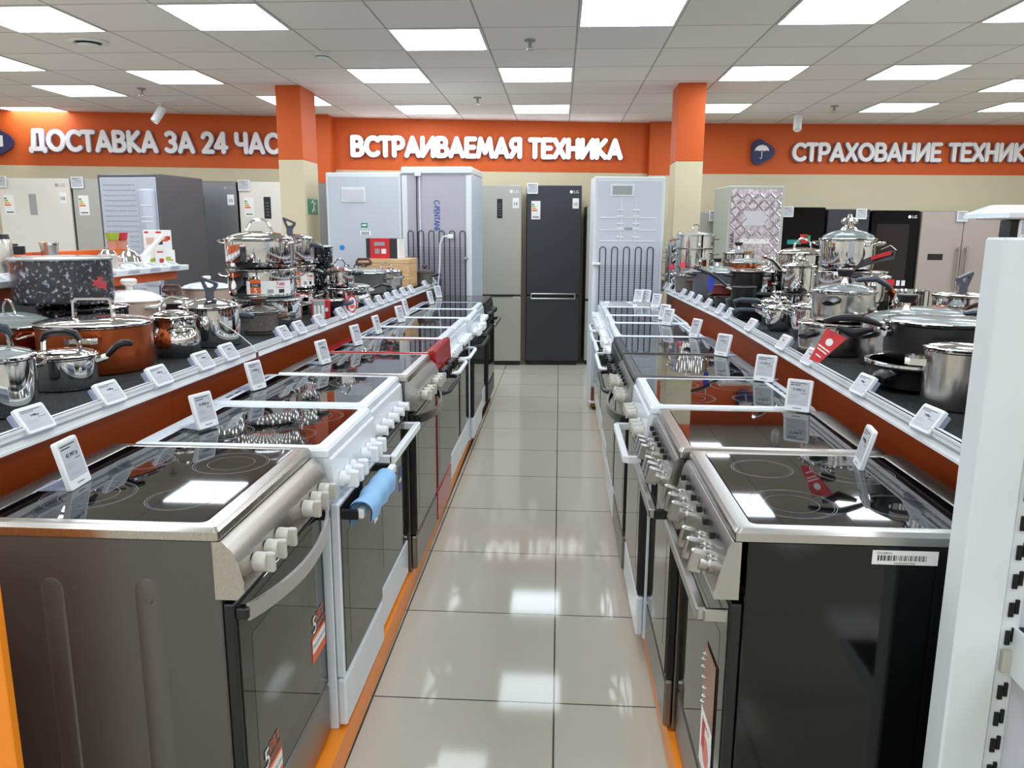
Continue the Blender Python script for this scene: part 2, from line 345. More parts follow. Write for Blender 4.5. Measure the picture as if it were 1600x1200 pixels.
def wall_sign(text, x0, xb, yb0, yb1, hpx, m, label, side):
    """raised letters with round ended strokes, each a piece of its own, along the base line (x0,yb0)-(xb,yb1)"""
    a, c = onwall(x0, yb0, .03), onwall(xb, yb1, .03); H = onwall(x0, yb0-hpx, .03).z-a.z
    t = thing('wall_sign', label, 'sign', a, math.atan2(c.y-a.y, c.x-a.x), 'wall lettering'); W = math.hypot(c.x-a.x, c.y-a.y); dz = c.z-a.z
    k = W/sum(.36 if q == ' ' else STROKES[q][0]+.05 for q in text); x = 0
    for q in text:
        if q == ' ': x += .36*k; continue
        w_, st = STROKES[q]; b = MB()
        for rr, y0, y1, mm in ((.105, -.034, .0, m), (.135, -.012, .004, side)):
            r = rr*H; nn = 0
            for pl in st:
                P_ = [(x+u*k, v*H+dz*(x+u*k)/W) for u, v in pl]
                for (u0, v0), (u1, v1) in zip(P_, P_[1:]):
                    an = math.degrees(math.atan2(v1-v0, u1-u0))
                    b.prism([(u1+r*math.cos(rad(an+g)), v1+r*math.sin(rad(an+g))) for g in range(-90, 91, 30)]+[(u0+r*math.cos(rad(an+g)), v0+r*math.sin(rad(an+g))) for g in range(90, 271, 30)], y0-.0004*nn, y1, mm, 1); nn += 1
        b.build('letter', t); x += (w_+.05)*k
    return t
wall_sign('ДОСТАВКА ЗА 24 ЧАСА', 48, 463, 236, 241, 33, SIGNG, 'white raised lettering about delivery on the orange wall', SIGNB)
wall_sign('ВСТРАИВАЕМАЯ ТЕХНИКА', 549, 972, 244, 248.5, 31, SIGNW, 'bright lit lettering above the silver and graphite fridges', SIGNB)
wall_sign('СТРАХОВАНИЕ ТЕХНИКИ', 1236, 1622, 252, 252.5, 28, SIGNG, 'white raised lettering about insurance beside the umbrella emblem', SIGNB)
def emblem(px, py, R, label, kind):
    p = onwall(px, py, .03); t = thing('wall_emblem', label, 'emblem', p, math.atan2(.06, 1) if px > 800 else math.atan2(.187, 1))
    pts = []
    for i in range(48):
        a = 2*math.pi*i/48; r = R*(1+.14*math.cos(3*a)); pts.append((r*math.cos(a), r*math.sin(a)))
    b = MB(); b.prism(pts, -.03, 0, NAVY, 1); b.build('plate', t)
    b = MB(); q = R*.62
    if kind == 'umbrella':
        top = [(-q*math.cos(math.pi*i/16), q*.1+q*.85*math.sin(math.pi*i/16)) for i in range(17)]
        low = [(q-2*q*i/24, q*.1+q*.12*abs(math.sin(math.pi*3*i/24))) for i in range(1, 24)]
        n = len(top); poly = top+low
        b.add([(x, -.034, z) for x, z in poly], [tuple(range(len(poly)))], SIGNG)
        b.tube([(0, -.036, q*.15), (0, -.036, -q*.75), (-q*.1, -.036, -q*.9), (-q*.25, -.036, -q*.8)], q*.06, SIGNG, 6)
    else:
        for sx in (-1, 1): b.add([(sx*x, -.034, z) for x, z in ((q*.05, -q*.6), (q*.75, -q*.5), (q*.8, q*.7), (q*.4, q*.75), (q*.1, q*.1))], [(0, 1, 2, 3, 4)], SIGNG)
    b.build('symbol', t)
emblem(1189, 238, .135, 'navy rounded triangle emblem with a white umbrella', 'umbrella')
emblem(-4, 222, .15, 'navy rounded emblem cut by the picture edge beside the delivery lettering', 'wings')
q = Vector((-2.295, 7.27, 0)); z1, z0 = at(480, 310, x=-2.295).z, at(480, 334, x=-2.295).z
t = thing('exit_sign', 'small green running-man exit sign on the cream column', 'sign', (-2.293, 7.27, (z0+z1)/2), rad(90)); h = (z1-z0)/2
b = MB(); b.box(-.14, .14, -.006, .0, -h, h, GREEN, .002); b.build('plate', t)
b = MB()
for pts in ([(-.02, .05), (.01, .02), (0, -.02)], [(.01, .02), (.05, .03)], [(0, -.02), (.04, -.05)], [(0, -.02), (-.05, -.05)], [(-.02, .05), (-.06, .03)]): b.tube([(x, -.008, z) for x, z in pts], .008, PAPER, 6)
b.lathe([(0, -.006), (.014, 0), (0, .006)], PAPER, 10, (.012, -.008, .065)); b.build('pictogram', t)

# ------------------------------------------------------------------ podiums
def podium(x0, x1, y0, y1, joints, sk, label):
    t = thing('podium', label, 'podium', (0, 0, 0)); ys = [y0]+joints+[y1]
    sx = lambda y: sk*(y-2)
    for a, c in zip(ys, ys[1:]):
        b = MB(); b.add([(x+sx(y), y, z) for z in (.012, .1) for y in (a+.001, c-.001) for x in (x0, x1)], [(0, 2, 3, 1), (4, 5, 7, 6), (0, 1, 5, 4), (2, 6, 7, 3), (0, 4, 6, 2), (1, 3, 7, 5)], PLINTH); b.build('top_section', t)
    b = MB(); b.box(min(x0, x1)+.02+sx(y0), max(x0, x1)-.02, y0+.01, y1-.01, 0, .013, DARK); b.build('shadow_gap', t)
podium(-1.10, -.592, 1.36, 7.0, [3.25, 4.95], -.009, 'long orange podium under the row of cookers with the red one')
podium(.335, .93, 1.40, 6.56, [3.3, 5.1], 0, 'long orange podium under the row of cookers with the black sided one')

# ------------------------------------------------------------------ cookers
def knob_mesh(kind, m):
    b = MB()
    if kind == 'grip':   # round skirt with a raised bar; axis -y
        b.M = Matrix.Rotation(rad(90), 4, 'X')
        b.lathe([(.019, 0), (.021, .004), (.020, .024), (.018, .027), (0, .027)], m, 18)
        b.box(-.007, .007, -.021, .021, .024, .043, m, .003)
    elif kind == 'block':
        b.M = Matrix.Rotation(rad(90), 4, 'X')
        b.lathe([(.022, 0), (.022, .01), (.017, .014), (.017, .03), (0, .03)], m, 18)
        b.box(-.010, .010, -.024, .024, .018, .05, m, .004)
    else:
        b.M = Matrix.Rotation(rad(90), 4, 'X')
        b.lathe([(.021, 0), (.021, .006), (.018, .009), (.016, .034), (.013, .037), (0, .037)], m, 18)
        b.box(-.004, .004, -.017, .017, .03, .041, m, .002)
    return b
def cooker(row, y0, y1, fx, label, rim, side, panel, knob, door, drawer, handle, knobs=6, kind='grip', pstyle='flat', ztop=.85, hob='glass', hm=None, kz=.758, rings=True, dep=.545, vent=None, doff=0):
    if y0 > 4: dep = .5
    w_ = y1-y0-.012; W = w_/2; yc = (y0+y1)/2
    rz = rad(90) if row == 'L' else rad(-90)
    t = thing('cooker', label, 'cooker', (fx, yc, .1), rz, 'cookers in the two rows'); D = dep
    b = MB(); b.box(-W+.003, W-.003, doff+.004, D-.01, .0, ztop-.027, side, .003)
    b.build('body', t)
    zt = ztop
    b = MB(); vb = D-.055
    b.rloft([(-W, W, 0, D, zt-.027, .006), (-W, W, 0, D, zt-.010, .008), (-W+.006, W-.006, .006, D-.006, zt-.001, .01), (-W+.012, W-.012, .012, D-.012, zt, .012),
             (-W+.026, W-.026, .034, vb, zt, .016), (-W+.029, W-.029, .037, vb-.003, zt-.005, .016)], rim, 4, True, False)
    b.quad((-W+.029, .037, zt-.005), (W-.029, .037, zt-.005), (W-.029, vb-.003, zt-.005), (-W+.029, vb-.003, zt-.005), DARK if hob == 'glass' else rim)
    if vent:
        for i in range(6):
            x = lerp(-W+.09, W-.09, i/5); b.box(x-.028, x+.028, vb+.012, vb+.022, zt-.001, zt+.0008, DARK)
    b.build('hob_frame', t)
    if hob == 'glass':
        b = MB(); b.box(-W+.03, W-.03, .038, vb-.004, zt-.006, zt-.001, GLASSB)
        if rings:
            for x, y, r in ((-.13, .15, .072), (.13, .15, .09), (-.12, .36, .095), (.13, .37, .07)):
                x = x*w_/.58
                b.ring(r-.0006, r+.0006, zt-.0006, RING, (x, y)); b.ring(r-.0055, r-.0048, zt-.0006, RING, (x, y))
                if r > .085: b.ring(r-.035, r-.034, zt-.0006, RING, (x, y))
        b.build('glass_top', t)
    else:
        for x, y, r in ((-.11, .15, .072), (.11, .15, .09), (-.11, .36, .09), (.11, .36, .072)):
            b = MB(); b.lathe([(r+.006, 0), (r+.004, .006), (r, .009), (r-.02, .012), (.02, .012), (0, .008)], GREYL, 28); b.build('hotplate', t, (x, y, zt-.005))
    # control panel profile (y,z)
    pt, pb = zt-.029, zt-.150
    if pstyle == 'round': poly = [(.014, pt), (-.006, pt), (-.024, pt-.018), (-.037, pt-.045), (-.046, pt-.085), (-.045, pt-.105), (-.03, pb), (.014, pb)]
    elif pstyle == 'slant': poly = [(.014, pt), (-.004, pt), (-.012, pt-.012), (-.036, pb+.012), (-.034, pb), (.014, pb)]
    elif pstyle == 'red': poly = [(.014, zt+.006), (-.01, zt+.012), (-.02, zt+.004), (-.028, pb+.02), (-.03, pb), (.014, pb)]
    else: poly = [(.014, pt), (-.002, pt), (-.008, pt-.006), (-.014, pb+.006), (-.012, pb), (.014, pb)]
    b = MB(); b.prism(poly, -W+.001, W-.001, panel, 0)
    if pstyle == 'slant':
        for i in range(knobs):
            x = lerp(-W+.1, W-.07, i/max(1, knobs-1)); b.box(x-.033, x-.019, -.03, -.018, pt-.03, pt-.016, DARK)
    pn = b.build('control_panel', t, sharp=25)
    fy = {'round': -.041, 'slant': -.026, 'red': -.03, 'flat': -.012}[pstyle]; tilt = {'round': rad(6), 'slant': rad(-14), 'red': rad(-4), 'flat': rad(-3)}[pstyle]
    if pstyle == 'slant': tilt = rad(14)
    zk = zt-(.098 if pstyle == 'round' else .108)
    k0 = None
    for i in range(knobs):
        x = lerp(-W+.075, W-.075, i/max(1, knobs-1))
        if knobs == 6: x = (-1 if i < 3 else 1)*(W-.07)+(.066*(w_/.58))*((i if i < 3 else i-5))
        if k0 is None: k0 = knob_mesh(kind, knob).build('knob', t, (x, fy, zk), (-tilt if pstyle == 'slant' else 0, 0, 0))
        else: kid(k0, t, (x, fy, zk))
    # oven door
    dz0, dz1 = .165, pb-.012
    b = MB(); b.box(-W+.004, W-.004, -.02, .002, dz0, dz1, door, .003); b.box(-W+.018, W-.018, -.023, -.018, dz0+.012, dz1-.01, DOORG, .001)
    dr = b.build('oven_door', t, (0, doff, 0))
    b = MB(); b.box(-W+.075, W-.075, -.0236, -.0225, dz0+.07, dz1-.1, DOORW); b.build('window', dr)
    b = MB(); hz = dz1-(.018 if handle[0] == 'bow' else .035); hw = W-.02
    if handle[0] == 'bow':
        pts = [(lerp(-hw, hw, i/14), -.042-.038*math.sin(math.pi*i/14)**.8, hz-.004-.012*math.sin(math.pi*i/14)) for i in range(15)]
        b.tube(pts, .021, handle[1], 4, up=(0, 0, 1), flat=(1.15, .3))
        for sx in (-1, 1): b.box(sx*hw-.012, sx*hw+.012, -.046, -.02, hz-.016, hz+.008, BLACK, .003)
    elif handle[0] == 'bar':
        for sx in (-1, 1): b.box(sx*hw-.014 if sx > 0 else -hw, hw if sx > 0 else -hw+.014, -.07, -.02, hz-.014, hz+.014, handle[2], .003)
        b.box(-hw+.008, hw-.008, -.084, -.062, hz-.014, hz+.014, handle[1], .004)
    elif handle[0] == 'loop':
        for sx in (-1, 1): b.box(sx*hw-.02 if sx > 0 else -hw, hw if sx > 0 else -hw+.02, -.075, -.02, hz-.014, hz+.014, handle[1], .003)
        b.box(-hw, hw, -.086, -.064, hz-.015, hz+.015, handle[1], .004)
    else:
        pts = [(-hw, -.02, hz), (-hw+.004, -.05, hz), (-hw+.03, -.07, hz)]+[(lerp(-hw+.06, hw-.06, i/6), -.076, hz) for i in range(7)]+[(hw-.03, -.07, hz), (hw-.004, -.05, hz), (hw, -.02, hz)]
        b.tube(pts, .011, handle[1], 10)
    b.build('handle', dr)
    b = MB(); b.box(-W+.004, W-.004, -.022+doff, .003+doff, .012, dz0-.006, drawer, .006); b.build('drawer', t)
    return t, dr, W
bar, loop, tube = 'bar', 'loop', 'tube'
L1, L1D, W1 = cooker('L', 1.378, 1.972, -.652, 'stainless steel cooker with a grey ribbed side and silver knobs', STEEL, GREYSIDE, STEEL, OFFW, BLACK, STEELD, ('bow', P('pale satin handle', 'cfcdca', .7, .4)), 6, 'grip', 'round', ztop=.853)
L2, L2D, W2 = cooker('L', 1.975, 2.48, -.612, 'white cooker with a pale blue cloth roll on its oven handle', WHITE, WHITE, WHITE, WPLAST, WHITE, WHITE, (bar, WPLAST, BLACK), 6, 'block', ztop=.846)
L3, L3D, W3 = cooker('L', 2.49, 3.03, -.632, 'white cooker with a square white loop handle, beside the one with the cloth', WHITE, WHITE, WHITE, WPLAST, BLACK, WHITE, (loop, WPLAST), 5, 'round', vent=1)
cooker('L', 3.04, 3.60, -.60, 'steel cooker with cream knobs between a white and the red cooker', STEEL, STEELD, STEEL, OFFW, BLACK, STEELD, ('bow', SATIN), 6, 'grip', 'round')
cooker('L', 3.61, 4.115, -.60, 'dark red cooker with black knobs', RED, RED, RED, BLACK, RED, RED, (tube, BLACK), 6, 'grip', 'red')
cooker('L', 4.13, 4.62, -.62, 'white cooker next beyond the red cooker', WHITE, WHITE, WHITE, WPLAST, WHITE, WHITE, (tube, WPLAST), 5, 'grip', vent=1)
cooker('L', 4.635, 5.14, -.62, 'white cooker, second beyond the red cooker', WHITE, WHITE, WHITE, WPLAST, BLACK, WHITE, (tube, WPLAST), 5, 'round', vent=1)
cooker('L', 5.16, 5.74, -.59, 'white cooker, third beyond the red cooker', WHITE, WHITE, WHITE, WPLAST, BLACK, WHITE, (tube, BLACK), 6, 'block', vent=1)
cooker('L', 5.75, 6.33, -.62, 'white cooker between a white one and the black cooker at the far end', WHITE, WHITE, WHITE, WPLAST, WHITE, WHITE, (bar, BLACK, BLACK), 5, 'round', vent=1)
cooker('L', 6.345, 6.97, -.60, 'black cooker at the far end of the row with the red cooker', BLACK, BLACKG, BLACK, BLACK, BLACK, BLACK, (bar, SATIN, BLACK), 6, 'round')
R1, R1D, V1 = cooker('R', 1.443, 2.01, .35, 'steel front cooker with a glossy black side and barcode sticker', SATIN, BLACKG, SATIN, SATIN, BLACK, STEELD, ('bar', SATIN, SATIN), 6, 'block', 'slant', doff=.022, ztop=.856)
R2, R2D, V2 = cooker('R', 2.03, 2.535, .33, 'steel cooker with black ended handle next to the black sided cooker', STEEL, STEELD, SATIN, SATIN, BLACK, STEELD, ('bar', SATIN, BLACK), 6, 'block', 'slant', rings=False, doff=.012)
cooker('R', 2.55, 3.085, .312, 'white cooker with large silver knobs beside a steel cooker', WHITE, WHITE, WHITE, OFFW, BLACK, WHITE, ('bar', WPLAST, WPLAST), 6, 'round', vent=1)
cooker('R', 3.095, 3.685, .305, 'dark steel cooker with silver knobs between a white and a black topped cooker', P('dark steel', '6d6b69', 1, .3), STEELD, SATIN, OFFW, BLACK, STEELD, ('bow', SATIN), 6, 'round', 'slant')
cooker('R', 3.695, 4.315, .305, 'black topped cooker with black knobs', BLACK, BLACKG, BLACK, BLACK, BLACK, WHITE, (tube, BLACK), 6, 'grip')
cooker('R', 4.33, 4.975, .318, 'white cooker next beyond the black topped cooker', WHITE, WHITE, WHITE, WPLAST, BLACK, WHITE, (tube, WPLAST), 6, 'grip', vent=1)
cooker('R', 4.985, 5.435, .33, 'white cooker, second beyond the black topped cooker', WHITE, WHITE, WHITE, WPLAST, BLACK, WHITE, (bar, WPLAST, BLACK), 5, 'round', vent=1)
cooker('R', 5.445, 6.045, .33, 'white cooker beside the one with round hotplates', WHITE, WHITE, WHITE, WPLAST, WHITE, WHITE, (tube, WPLAST), 5, 'block', vent=1)
cooker('R', 6.06, 6.55, .335, 'white cooker with four grey round hotplates', WHITE, WHITE, WHITE, WPLAST, WHITE, WHITE, (tube, WPLAST), 5, 'block', hob='plates')
# pressed ribs on the grey side, and the stickers
b = MB()
for pxx in (228, 78):
    c = at(pxx, 900, y=1.385); ly = -.652-c.x; r = .028 if pxx > 200 else .024
    prof = [(ly+r*math.cos(rad(a)), .715+r*math.sin(rad(a))) for a in range(0, 181, 15)]+[(ly-r, .03), (ly+r, .03)]
    k = len(prof); inn = [(ly+(y-ly)*.8, .03+(z-.03)*.992) for y, z in prof]
    X = -W1+.003
    b.add([(X+.0005, y, z) for y, z in prof]+[(X-.0025, y, z) for y, z in inn], [(i, (i+1) % k, k+(i+1) % k, k+i) for i in range(k)]+[tuple(range(k, 2*k))], GREYSIDE)
    if pxx > 200: b.M = Matrix.Translation((X-.002, ly, .70)) @ Matrix.Rotation(rad(-90), 4, 'Y'); b.lathe([(.012, 0), (.01, .003), (0, .004)], GREYSIDE, 16); b.M = Matrix()
b.build('pressed_ribs', L1)
def stickers(dr, spots):
    for x, z, w_, h in spots:
        b = MB(); y = -.0245
        b.box(x-w_/2, x+w_/2, y-.0004, y+.0005, z, z+h*.55, ORP); b.box(x-w_/2+.004, x+w_/2, y-.0008, y, z+h*.2, z+h*.48, PAPER)
        b.text('5', (x-w_*.3, y-.001, z+h*.62), (1, 0, 0), (0, 0, 1), h*.5, PAPER, .02); b.text('ЛЕТ', (x+w_*.12, y-.001, z+h*.8), (1, 0, 0), (0, 0, 1), h*.24, ORP, .01)
        b.text('ГАРАНТИЯ', (x+w_*.12, y-.001, z+h*.64), (1, 0, 0), (0, 0, 1), h*.12, ORP, .01); b.text('ОФИЦИАЛЬНАЯ', (x, y-.001, z+h*.3), (1, 0, 0), (0, 0, 1), h*.1, INK)
        b.build('warranty_sticker', dr, label='orange and white warranty sticker')
stickers(L1D, [(.205, .30, .11, .13), (-.15, .17, .11, .13)])
b = MB(); b.box(-.02, .03, -.0246, -.0238, .50, .62, PAPER)
for i in range(5): b.box(-.012, .02, -.025, -.0245, .52+i*.018, .524+i*.018, GREYL)
b.build('rating_label', L2D, (.16, 0, -.02))
b = MB(); b.box(.1, .14, -.0246, -.0238, .42, .52, BLUE); b.box(.1, .14, -.0248, -.024, .455, .47, PAPER); b.build('energy_sticker', L3D)
# barcode sticker on the black side
o = at(1415, 873, y=1.449); ly = o.x-.35; zz = o.z-.1
b = MB(); X = V1-.0025
b.box(X, X+.0006, ly-.062, ly+.062, zz-.014, zz+.015, PAPER)
u = -.052
while u < .04:
    ww = random.choice((.0008, .0012, .002, .003)); b.box(X+.0005, X+.001, ly+u, ly+u+ww, zz-.006, zz+.005, INK); u += ww+random.choice((.001, .0016, .0024))
b.text('4242388241', (X+.001, ly-.04, zz+.0075), (0, 1, 0), (0, 0, 1), .006, INK); b.text('0420059600423882', (X+.001, ly, zz-.0125), (0, 1, 0), (0, 0, 1), .005, INK); b.build('barcode_sticker', R1)
# advertising card taped inside the handle of the near right door
b = MB(); y = -.026
b.box(-.02, .10, y-.0008, y, .30, .49, P('brown food photo', '8a5a44', 0, .3)); b.box(-.02, .10, y-.001, y, .19, .33, PAPER); b.box(.0, .03, y-.0016, y, .24, .31, REDP)
for i in range(7): b.lathe([(.004, -.001), (.007, 0), (.004, .001)], PAPER, 10, (-.0+.012*math.sin(i*1.1), y-.002, .35+i*.02))
b.M = Matrix.Translation((.045, y-.0012, .25)) @ Matrix.Rotation(rad(90), 4, 'X'); b.disc(.035, 0, P('salmon circle', 'd97a6c', 0, .4), 24)
b.M = Matrix(); b.text('Гарантия', (.04, y-.0016, .305), (1, 0, 0), (0, 0, 1), .016, REDP)
b.build('advertising_card', R1D, (.1, 0, .02), label='glossy advertising card with a red circle')
b = MB(); b.box(V1-.012, V1+.004, -.03, .02, .22, .235, P('blue tape', '2a6fd0', 0, .4)); b.build('blue_tape', R1)
# cloth roll on the second cooker's handle
hz = .1+(.846-.150-.012-.035)
t = thing('cleaning_cloth', 'pale blue cleaning cloth rolled over the white oven handle', 'cloth', (-.612+.073, 2.2, hz), rad(90))
b = MB(); n = 14; pr = [(-.028, -.03)]+[(.029*math.cos(rad(a))-.002, .03*math.sin(rad(a))+.004) for a in range(180, -1, -15)]+[(.028, -.02), (.025, -.045)]
vs = [(lerp(-.19, .12, i/n), y+.003*math.sin(i*1.3), z+.002*math.cos(i*.9)) for i in range(n+1) for y, z in pr]; k = len(pr)
b.add(vs+[(x, y*1.1+(.001 if y > 0 else -.001), z+.0015) for x, y, z in vs], [(i*k+j, i*k+j+1, (i+1)*k+j+1, (i+1)*k+j) for i in range(n) for j in range(k-1)]+[tuple(q+(n+1)*k for q in (i*k+j, (i+1)*k+j, (i+1)*k+j+1, i*k+j+1)) for i in range(n) for j in range(k-1)], LBLUE)
b.build('cloth', t)

# ------------------------------------------------------------------ pot shelves
DZ = 1.052
DKZ = 1.0512
def gondola(side, label):
    sx = -1 if side == 'L' else 1
    y0, y1 = (1.36, 6.95) if side == 'L' else (1.42, 6.98)
    X = (lambda y: -1.235+.023*(y-1.9)) if side == 'L' else (lambda y: .895+.02*(min(y, 4.6)-1.77)-.028*max(0, y-4.6))
    t = thing('pot_shelf', label, 'shelf unit', (0, 0, 0)); dpt = 1.29 if side == 'L' else .8
    def slab(name, a, c, z0, z1, m, ya=y0, yb=y1, par=t):
        b = MB(); ys = [ya]+([4.6] if ya < 4.6 < yb and side == 'R' else [])+[yb]
        vs = [(X(y)+sx*u, y, z) for y in ys for u, z in ((a, z0), (c, z0), (c, z1), (a, z1))]; k = len(ys)-1
        b.add(vs, [(4*i+j, 4*i+(j+1) % 4, 4*i+4+(j+1) % 4, 4*i+4+j) for i in range(k) for j in range(4)]+[(3, 2, 1, 0), (4*k, 4*k+1, 4*k+2, 4*k+3)], m); return b.build(name, par)
    slab('deck', .012, dpt, DZ-.03, DKZ, CARPET)
    n = 5
    for i in range(n):
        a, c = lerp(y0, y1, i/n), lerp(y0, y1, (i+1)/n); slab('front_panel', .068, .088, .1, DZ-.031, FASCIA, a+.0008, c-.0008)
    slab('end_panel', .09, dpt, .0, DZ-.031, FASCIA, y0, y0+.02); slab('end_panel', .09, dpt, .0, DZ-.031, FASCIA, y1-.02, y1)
    r = slab('price_rail', -.006, .011, DZ-.032, DZ+.014, RAILM)
    slab('rail_groove', -.0075, -.005, DZ-.012, DZ-.006, GREYL, par=r); slab('rail_lip', -.012, .0, DZ-.032, DZ-.026, RAILM, par=r); slab('rail_lip', -.01, .0, DZ+.008, DZ+.014, RAILM, par=r)
    return X
XL = gondola('L', 'long shelf of pots with white price rail and orange panel, behind the red cooker'); XR = gondola('R', 'long shelf of pots with white price rail and orange panel, behind the black sided cooker')
b = MB(); b.box(-1.45, -.985, 1.215, 1.235, 0, .93, PLINTH, .002)
tag(b.build('end_board'), 'orange end board beside the grey cooker side', 'board')

# electronic price tags
def price_tag(w_, h, loc, rz, tilt, label, group, stand, price=None, red=False, cat='price tag'):
    t = thing('price_tag', label, cat, loc, rz, group); R = Matrix.Rotation(tilt, 4, 'X')
    b = MB(); b.M = R; b.rloft_ = None
    b.M = R @ Matrix.Rotation(rad(90), 4, 'X')     # build in xy, facing +z -> facing -y
    b.rloft([(-w_/2, w_/2, 0, h, -.011, .006), (-w_/2, w_/2, 0, h, -.002, .006), (-w_/2+.002, w_/2-.002, .002, h-.002, 0, .005)], WPLAST, 3, True, True); b.build('bezel', t)
    b = MB(); b.M = R @ Matrix.Rotation(rad(90), 4, 'X'); m0 = h*.2 if h > w_ else h*.12
    sx0, sx1, sy0, sy1 = -w_/2+.008, w_/2-.008, m0, h-.008
    b.quad((sx0, sy0, .0006), (sx1, sy0, .0006), (sx1, sy1, .0006), (sx0, sy1, .0006), SCREEN); H_ = sy1-sy0; L_ = sx1-sx0
    for u, v, l, th in ((.05, .92, .8, .03), (.05, .84, .5, .03), (.08, .42, .4, .015), (.08, .36, .5, .015), (.08, .30, .42, .015), (.6, .5, .3, .02), (.08, .12, .6, .015)):
        b.quad((sx0+u*L_, sy0+v*H_, .0009), (sx0+(u+l)*L_, sy0+v*H_, .0009), (sx0+(u+l)*L_, sy0+(v+th)*H_, .0009), (sx0+u*L_, sy0+(v+th)*H_, .0009), REDP if red and v > .4 else GREYL if th < .02 else INK)
    b.text(price or '9 990 р', (0, sy0+H_*.6, .001), (1, 0, 0), (0, 1, 0), H_*.16, INK, .01)
    if h > w_: b.quad((-.014, m0*.42, .0006), (.014, m0*.42, .0006), (.014, m0*.6, .0006), (-.014, m0*.6, .0006), GREYL)
    b.build('screen', t)
    b = MB()
    if stand == 'foot': b.box(-w_*.42, w_*.42, .006, .085, -.0005, .0012, CLEAR); b.M = R; b.box(-w_*.42, w_*.42, .011, .014, 0, h*.85, CLEAR)
    elif stand == 'rail': b.M = R; b.box(-w_*.56, w_*.5, .011, .026, -.004, h*.9, CLEAR, .003)
    else: b.box(-w_*.4, w_*.4, .011, .02, .005, h*.9, GREYL, .003)
    b.build('holder', t)
    return t
def hob_tag(pl, pr, label, price=None, row='L', w_=.088, h=.112):
    zt = .952
    a, c = at(*pl, z=zt), at(*pr, z=zt); mid = (a+c)/2; d = c-a
    t = price_tag(w_, h, (mid.x, mid.y, zt), math.atan2(d.y, d.x), rad(-14), label, 'price tags on the cooker tops', 'foot', price); return t
def hob_tag_at(px, py, rz, label, price=None):
    p = at(px, py, z=.952)
    if p.x > 0 and p.y > 6.45: p *= 6.45/p.y; p.z = .952
    if p.x < 0 and p.y > 6.85: p *= 6.85/p.y; p.z = .952
    return price_tag(.08, .105, p, rad(rz), rad(-14), label, 'price tags on the cooker tops', 'foot', price)
hob_tag((106, 773), (151, 745), 'price tag on the glass top of the grey ribbed side cooker', '42 997 р')
for px, py, rz, l in ((328, 668, 72, 'price tag on the glass of the white cooker with the blue cloth'), (407, 608, 74, 'price tag on the white cooker with the loop handle'), (511, 568, 76, 'price tag on the steel cooker with cream knobs'),
    (562, 539, 76, 'price tag on the glass top of the dark red cooker'), (594, 521, 82, 'price tag on the first white cooker beyond the red one'), (629, 503, 72, 'price tag on the second white cooker beyond the red one'),
    (638, 491, 84, 'price tag on the third white cooker beyond the red one'), (676, 475, 76, 'price tag on the white cooker beside the far black one'), (687, 465, 60, 'price tag on the far black cooker beside the tall fridge'),
    (1336, 729, -100, 'price tag seen nearly edge on, on the black sided cooker'), (1244, 643, -31, 'price tag on the steel cooker with black ended handle'), (1192, 596, -34, 'price tag on the white cooker with large silver knobs'),
    (1125, 556, -52, 'price tag on the dark steel cooker with silver knobs'), (1082, 527, -66, 'price tag on the black topped cooker'), (1040, 508, -52, 'price tag on the white cooker beyond the black topped one'),
    (1035, 500, -50, 'price tag on the second white cooker beyond the black topped one'), (1023, 480, -45, 'price tag on the white cooker beside the hotplate one'), (996, 463, -35, 'price tag on the hotplate cooker, nearer the aisle'), (1008, 466, -30, 'price tag on the hotplate cooker, nearer the pots')):
    hob_tag_at(px, py, rz, l)
near = ['below the small far steel pot', 'below the saucepan', 'below the big copper pot', 'below the bulged steel pot', 'at the string', 'below the stone-grey pot', 'below the label stack']
for i, (px, py) in enumerate(((65, 655), (181, 613), (258, 592), (326, 573), (365, 552), (450, 520), (474, 513), (505, 504), (538, 491), (550, 484), (582, 473), (597, 467), (611, 461), (623, 456), (634, 451), (646, 447), (668, 442), (677, 437), (684, 435))):
    p = None
    lo, hi = .5, 9.
    for _ in range(40):
        m = (lo+hi)/2; q = at(px, py+10*(1.9/m), y=m)
        if q.x < XL(m)+.016: hi = m
        else: lo = m
    q = at(px, py+10*(1.9/lo), y=lo)
    price_tag(.094, .068, (XL(lo)+.022, lo, DZ-.002), rad(86), rad(-32), f'{ORD[i]} price tag from the grey cooker end on the rail behind the red cooker', 'price tags on the shelf rail behind the red cooker', 'rail', red=i in (10, 11))
for i, (px, py) in enumerate(((1438, 655), (1338, 613), (1258, 563), (1217, 545), (1167, 515), (1134, 496), (1120, 490), (1101, 480), (1086, 468), (1074, 461), (1063, 458), (1052, 453), (1041, 448), (1035, 444), (1027, 441), (1020, 438))):
    lo, hi = .5, 9.
    for _ in range(40):
        m = (lo+hi)/2; q = at(px, py+10*(1.9/m), y=m)
        if q.x > XR(m)-.016: hi = m
        else: lo = m
    lo = min(lo, 6.9)
    price_tag(.094, .068, (XR(lo)-.022, lo, DZ-.002), rad(-86), rad(-32), f'{ORD[i]} price tag from the black sided cooker end on the rail behind it', 'price tags on the shelf rail behind the black sided cooker', 'rail', red=i in (2, 3, 4))

